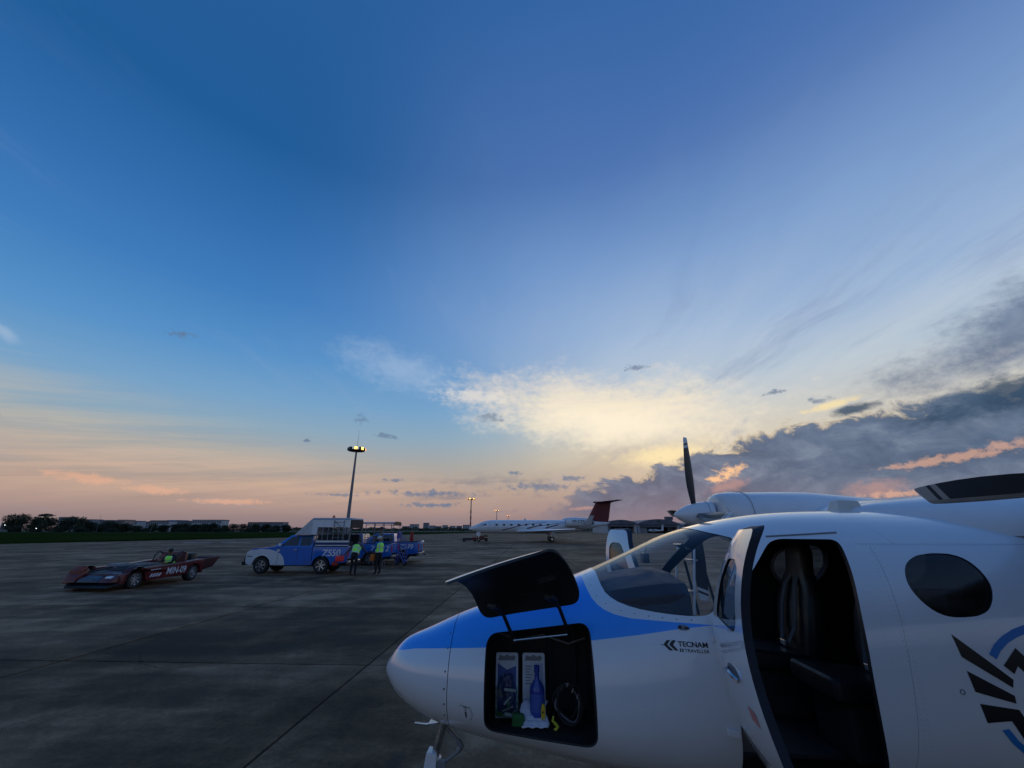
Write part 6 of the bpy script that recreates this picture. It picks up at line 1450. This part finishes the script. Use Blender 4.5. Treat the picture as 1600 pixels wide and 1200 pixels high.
def strip(name, a, b, w0, w1, m, n=8):     # tapered stripe along the side
    A = [jside(a[0] + (b[0] - a[0]) * k / n, a[1] + (b[1] - a[1]) * k / n + (w0 + (w1 - w0) * k / n)) for k in range(n + 1)]; B = [jside(a[0] + (b[0] - a[0]) * k / n, a[1] + (b[1] - a[1]) * k / n) for k in range(n + 1)]
    MB().loft([[p_, q] for p_, q in zip(A, B)], cap=False, closed=False).build(name, m, JT)
M['jet_stripe'] = mat('stripe_dark_red', (.05, .012, .02), .4)
strip('livery_stripe', (6.2, 1.85), (11.0, 3.05), .16, .06, M['jet_stripe']); strip('livery_stripe', (10.6, 2.1), (13.2, 2.75), .22, .16, M['jet_stripe']); strip('livery_stripe', (12.6, 2.6), (18.6, 3.35), .10, .05, M['jet_stripe']); strip('livery_stripe', (14.0, 2.2), (16.4, 2.80), .22, .16, M['jet_stripe']); strip('livery_stripe', (9.2, 2.72), (14.2, 3.30), .07, .05, M['jet_stripe'])
for k in range(8):
    x_ = 5.2 + k * 1.32; jdecal('cabin_window', [(x_ + .26 * cos(a), 2.86 + .17 * sin(a)) for a in np.linspace(0, 2 * pi, 14, endpoint=False)], M['glass_dk'])
jdecal('cockpit_window', [(1.75, 2.58), (2.25, 2.98), (2.75, 3.02), (2.85, 2.74), (2.3, 2.62)], M['glass_dk']); jdecal('cockpit_window', [(2.9, 2.75), (2.84, 3.02), (3.3, 3.03), (3.3, 2.80)], M['glass_dk'])
for x_ in (3.9, 4.85):
    MB().tube([jside(x_, z_, .004) for z_ in np.linspace(1.75, 3.35, 10)], .018, 5).build('door_seam', M['galv'], JT)
for sg in (-1, 1):
    wing_mb([(sg * .6, 8.4, 1.72, 6.6, .11), (sg * 2.6, 10.6, 1.76, 5.0, .10), (sg * 8, 14.3, 1.92, 3.0, .095), (sg * 13.4, 17.4, 2.10, 1.6, .09)]).build('wing', M['white'], JT, smooth=True, auto=50)
    rg_ = []
    for yy, le, z_, ch in ((13.4, 17.4, 2.10, 1.6), (13.75, 17.9, 2.28, 1.45), (14.05, 18.7, 2.9, 1.15), (14.35, 19.8, 4.05, .65)):
        n_ = Vector((0, .5, -.3)).normalized() if z_ < 2.2 else Vector((0, 1, -.25)).normalized(); rg_.append([(le + u, sg * (yy + w * .6), z_ + w * .3) for u, w in airfoil(ch, .09)])
    MB().loft(rg_).build('winglet', M['white_dull'], JT, smooth=True, auto=50)
    # engine
    MB().lathe([(.55, 17.55), (.66, 17.5), (.76, 17.7), (.84, 18.4), (.84, 19.6), (.74, 21.0), (.55, 22.1), (.50, 22.1)], 32, 'x', (0, sg * 2.1, 3.30), cap=False).build('engine', M['white'], JT, smooth=True, auto=50)
    MB().lathe([(.02, 17.7), (.60, 17.72), (.60, 17.76), (.02, 17.78)], 24, 'x', (0, sg * 2.1, 3.30)).build('fan_face', M['black'], JT)
    MB().lathe([(.40, 22.1), (.44, 22.12), (.34, 22.6), (.30, 22.6)], 24, 'x', (0, sg * 2.1, 3.30)).build('exhaust', M['galv'], JT, smooth=True)
    wing_mb([(sg * .7, 18.4, 3.22, 2.8, .09), (sg * 1.7, 18.5, 3.28, 2.6, .09)]).build('engine_pylon', M['white'], JT, smooth=True, auto=50)
    wing_mb([(sg * .05, 23.2, 6.80, 3.1, .09), (sg * 4.9, 26.0, 6.95, 1.5, .08)]).build('tailplane', M['red_dk'], JT, smooth=True, auto=50)
    MB().tube([(15.0, sg * 2.2, 1.75), (15.0, sg * 2.2, .5)], .11, 10).build('main_gear_leg', M['alloy'], JT, smooth=True)
    for dx_ in (-.0,):
        for dy_ in (-.25, .25):
            w_ = MB().lathe([(.12, -.13), (.38, -.13), (.45, -.06), (.45, .06), (.38, .13), (.12, .13)], 22, 'y', (15.0, sg * 2.2 + dy_, .45)).build('wheel', M['rubber'], JT, smooth=True, auto=40)
            MB().lathe([(.02, -.14), (.22, -.14), (.22, .14), (.02, .14)], 14, 'y', (15.0, sg * 2.2 + dy_, .45)).build('hub', M['alloy'], w_)
    MB().hexa([(14.5, sg * 1.9, 1.0), (15.5, sg * 1.9, 1.0), (15.5, sg * 1.93, 1.0), (14.5, sg * 1.93, 1.0), (14.4, sg * 1.9, 1.7), (15.6, sg * 1.9, 1.7), (15.6, sg * 1.93, 1.7), (14.4, sg * 1.93, 1.7)]).build('gear_door', M['white'], JT)
wing_mb([(3.2, 20.6, 0, 5.0, .08), (3.9, 21.9, 0, 3.9, .09), (6.9, 23.6, 0, 2.8, .09)], 'z').build('tail_fin', M['red_dk'], JT, smooth=True, auto=50)
MB().lathe([(.02, 23.0), (.16, 23.3), (.20, 24.5), (.14, 26.2), (.02, 26.8)], 14, 'x', (0, 0, 6.86)).build('fin_bullet', M['red_dk'], JT, smooth=True)
MB().tube([(1.95, 0, 1.75), (1.9, 0, .4)], .08, 10).build('nose_gear_leg', M['alloy'], JT, smooth=True)
for dy_ in (-.14, .14):
    w_ = MB().lathe([(.08, -.08), (.27, -.08), (.32, -.03), (.32, .03), (.27, .08), (.08, .08)], 20, 'y', (1.9, dy_, .32)).build('wheel', M['rubber'], JT, smooth=True, auto=40); MB().lathe([(.02, -.09), (.15, -.09), (.15, .09), (.02, .09)], 12, 'y', (1.9, dy_, .32)).build('hub', M['alloy'], w_)
MB().box(1.5, 2.2, -.3, -.27, 1.0, 1.75).build('gear_door', M['white'], JT)
lettering('registration_lettering', 'VP-CTS', .62, M['ink'], JT, lambda u, v: (18.55 + u, -2.1 - .852, 3.22 + v), bold=.012, fit=2.3)
# roof antenna blade, ground equipment at the nose
MB().hexa([(10.0, -.03, 3.70), (10.5, -.03, 3.70), (10.5, .03, 3.70), (10.0, .03, 3.70), (10.3, -.02, 4.0), (10.5, -.02, 4.0), (10.5, .02, 4.0), (10.3, .02, 4.0)]).build('antenna', M['white'], JT)
t = thing('tow_bar', 'red tow bar lying under the nose of the business jet', 'tow bar', (-8.6, 79.4, 0)); MB().tube([(0, 0, .25), (3.2, .4, .30)], .06, 8).build('bar', M['red'], t); MB().tube([(0, -.35, .18), (0, .35, .18)], .05, 8).build('axle', M['black'], t)
for y_ in (-.35, .35): MB().lathe([(.03, -.06), (.17, -.06), (.18, 0), (.17, .06), (.03, .06)], 14, 'y', (0, y_, .18)).build('wheel', M['rubber'], t)
t = thing('ground_power_cart', 'low dark ground power cart beside the jet nose wheel', 'cart', (-9.0, 81.2, 0)); MB().box(0, 1.7, -.5, .5, .28, .62).build('body', M['black'], t, bevel=.05); MB().box(1.75, 2.5, -.4, .4, .28, .75).build('engine_box', M['red_dk'], t, bevel=.05); MB().tube([(0, 0, .4), (-.9, 0, .3)], .04, 6).build('drawbar', M['black'], t)
for x_ in (.3, 2.2):
    for y_ in (-.5, .5): MB().lathe([(.03, -.06), (.22, -.06), (.24, 0), (.22, .06), (.03, .06)], 14, 'y', (x_, y_, .24)).build('wheel', M['rubber'], t)
t = thing('service_tractor', 'small red service tractor under the jet nose', 'tractor', (-6.6, 83.0, 0)); MB().hexa([(0, -.6, .3), (2.2, -.6, .3), (2.2, .6, .3), (0, .6, .3), (.1, -.55, .8), (1.2, -.55, .95), (1.2, .55, .95), (.1, .55, .8)]).build('body', M['red'], t, bevel=.06); MB().box(1.3, 2.1, -.5, .5, .82, 1.05).build('seat', M['black'], t, bevel=.05); MB().tube([(1.2, 0, .9), (1.0, 0, 1.25)], .03, 6).build('steering_column', M['black'], t)
for x_ in (.4, 1.8):
    for y_ in (-.6, .6): MB().lathe([(.03, -.08), (.28, -.08), (.3, 0), (.28, .08), (.03, .08)], 14, 'y', (x_, y_, .3)).build('wheel', M['rubber'], t)

# a little parked plane in the hangar mouth
t = thing('light_aircraft', 'pale light aircraft with upright tail fin in the right hangar mouth', 'airplane', (at_px(1022, 250), 252, 0)); MB().lathe([(.05, -3), (.6, -2), (.8, 0), (.5, 3), (.1, 6)], 16, 'x', (0, 0, 1.4)).build('fuselage', M['white_dull'], t, smooth=True)
wing_mb([(-5.5, -.8, 2.1, 1.5, .12), (5.5, -.8, 2.1, 1.5, .12)]).build('wing', M['white_dull'], t, smooth=True); wing_mb([(1.6, 4.3, 0, 1.7, .1), (4.6, 5.4, 0, .9, .1)], 'z').build('tail_fin', M['white_dull'], t, smooth=True)
for y_ in (-1.0, 1.0): MB().tube([(0, y_ * .5, 1.0), (0, y_, .25)], .06, 6).build('gear_leg', M['white_dull'], t); MB().lathe([(.02, -.08), (.24, -.08), (.24, .08), (.02, .08)], 12, 'y', (0, y_, .24)).build('wheel', M['rubber'], t)

# ================================================================== light masts
def high_mast(px, Y, h_, label, lit, head=2.6, big=False, red_band=False):
    t = thing('light_mast', label, 'light mast', (at_px(px, Y) if not big else px, Y, 0), 0, None if big else 'lit masts along the far apron')
    mb = MB().tube([(0, 0, -.02), (0, 0, h_)], [.52 if big else .55, .24 if big else .35], 14); mb.build('pole', M['galv'], t, smooth=True)
    if red_band:
        for k in range(4): MB().lathe([(.58 - .02 * k, k * 4.4 + .5), (.58 - .02 * k, k * 4.4 + 2.7)], 14, 'z').build('red_band', M['red_dk'], t, smooth=True)
    MB().lathe([(.2, h_ - .3), (head, h_ - .15), (head, h_ + .05), (.2, h_ + .2)], 24, 'z').build('head_ring', M['black'], t, smooth=True, auto=30)
    n = 8 if big else 6
    for k in range(n):
        a = 2 * pi * k / n + .25; c_, s_ = cos(a), sin(a); r_ = head * .86
        lm = thing_part('floodlight', t); mbx = MB(); mbx.hexa([(r_ * c_ - .42 * s_ - .1 * c_, r_ * s_ + .42 * c_ - .1 * s_, h_ + .18), (r_ * c_ + .42 * s_ - .1 * c_, r_ * s_ - .42 * c_ - .1 * s_, h_ + .18), ((r_ + .55) * c_ + .42 * s_, (r_ + .55) * s_ - .42 * c_, h_ + .0), ((r_ + .55) * c_ - .42 * s_, (r_ + .55) * s_ + .42 * c_, h_ + .0),
            (r_ * c_ - .42 * s_ - .1 * c_, r_ * s_ + .42 * c_ - .1 * s_, h_ + .75), (r_ * c_ + .42 * s_ - .1 * c_, r_ * s_ - .42 * c_ - .1 * s_, h_ + .75), ((r_ + .4) * c_ + .42 * s_, (r_ + .4) * s_ - .42 * c_, h_ + .8), ((r_ + .4) * c_ - .42 * s_, (r_ + .4) * s_ + .42 * c_, h_ + .8)]); fl = mbx.build('floodlight', M['black'], t)
        on_ = lit(k)
        P = [((r_ + .56) * c_ + .38 * s_, (r_ + .56) * s_ - .38 * c_, h_ + .05), ((r_ + .56) * c_ - .38 * s_, (r_ + .56) * s_ + .38 * c_, h_ + .05), ((r_ + .44) * c_ - .38 * s_, (r_ + .44) * s_ + .38 * c_, h_ + .74), ((r_ + .44) * c_ + .38 * s_, (r_ + .44) * s_ - .38 * c_, h_ + .74)]
        MB().add(P, [(0, 1, 2, 3)]).build('lamp_glass', M['sodium'] if on_ else M['glass_dk'], fl)
    if big:
        MB().tube([(.1, 0, h_), (.1, 0, h_ + 6.0)], [.06, .02], 6).build('lightning_rod', M['galv'], t)
        MB().tube([(-.6, 0, h_ + .2), (-.6, 0, h_ + 1.2)], .28, 8).build('winch_box', M['black'], t); MB().tube([(.9, 0, h_ + .2), (.9, 0, h_ + 1.1)], .28, 8).build('winch_box', M['black'], t)
        MB().box(-1.1, 1.1, -1.1, 1.1, -.02, .35).build('plinth', M['wall2'], t)
    return t
def thing_part(n, t): return None
high_mast(-45.0, 120.0, 23.6, 'tall grey light mast with one lit lamp behind the nearest pickup', lambda k: k in (6, 7, 0), 2.3, True)
high_mast(735, 335, 24.0, 'tall lit mast with red bands above the jet nose', lambda k: True, 3.0, False, True)
high_mast(776, 560, 24.5, 'lit mast further off, middle of the three above the jet', lambda k: True, 3.4)
high_mast(794, 800, 24.8, 'lit mast farthest off, right of the three above the jet', lambda k: True, 4.2)

# ================================================================== step ladder beyond the open plane
t = thing('step_ladder', 'white folding step ladder standing on the far side of the white twin', 'ladder', (1.93, 4.95, 0), radians(10))
for y_ in (-.16, .16):
    MB().tube([(-.34, y_ * 1.5, 0), (0, y_, 1.95)], .012, 8).build('front_rail', M['white'], t, smooth=True); MB().tube([(.40, y_ * 1.5, 0), (.03, y_, 1.92)], .015, 8).build('rear_rail', M['black'], t, smooth=True)
for k in range(6): MB().box(-.34 + .052 * k * 1.1 - .03, -.34 + .052 * k * 1.1 + .07, -.22 + .01 * k, .22 - .01 * k, .28 + .30 * k, .295 + .30 * k).build('tread', M['grey'], t)
MB().tube([(-.17, -.2, .97), (.22, -.2, .97)], .01, 6).build('spreader', M['black'], t)
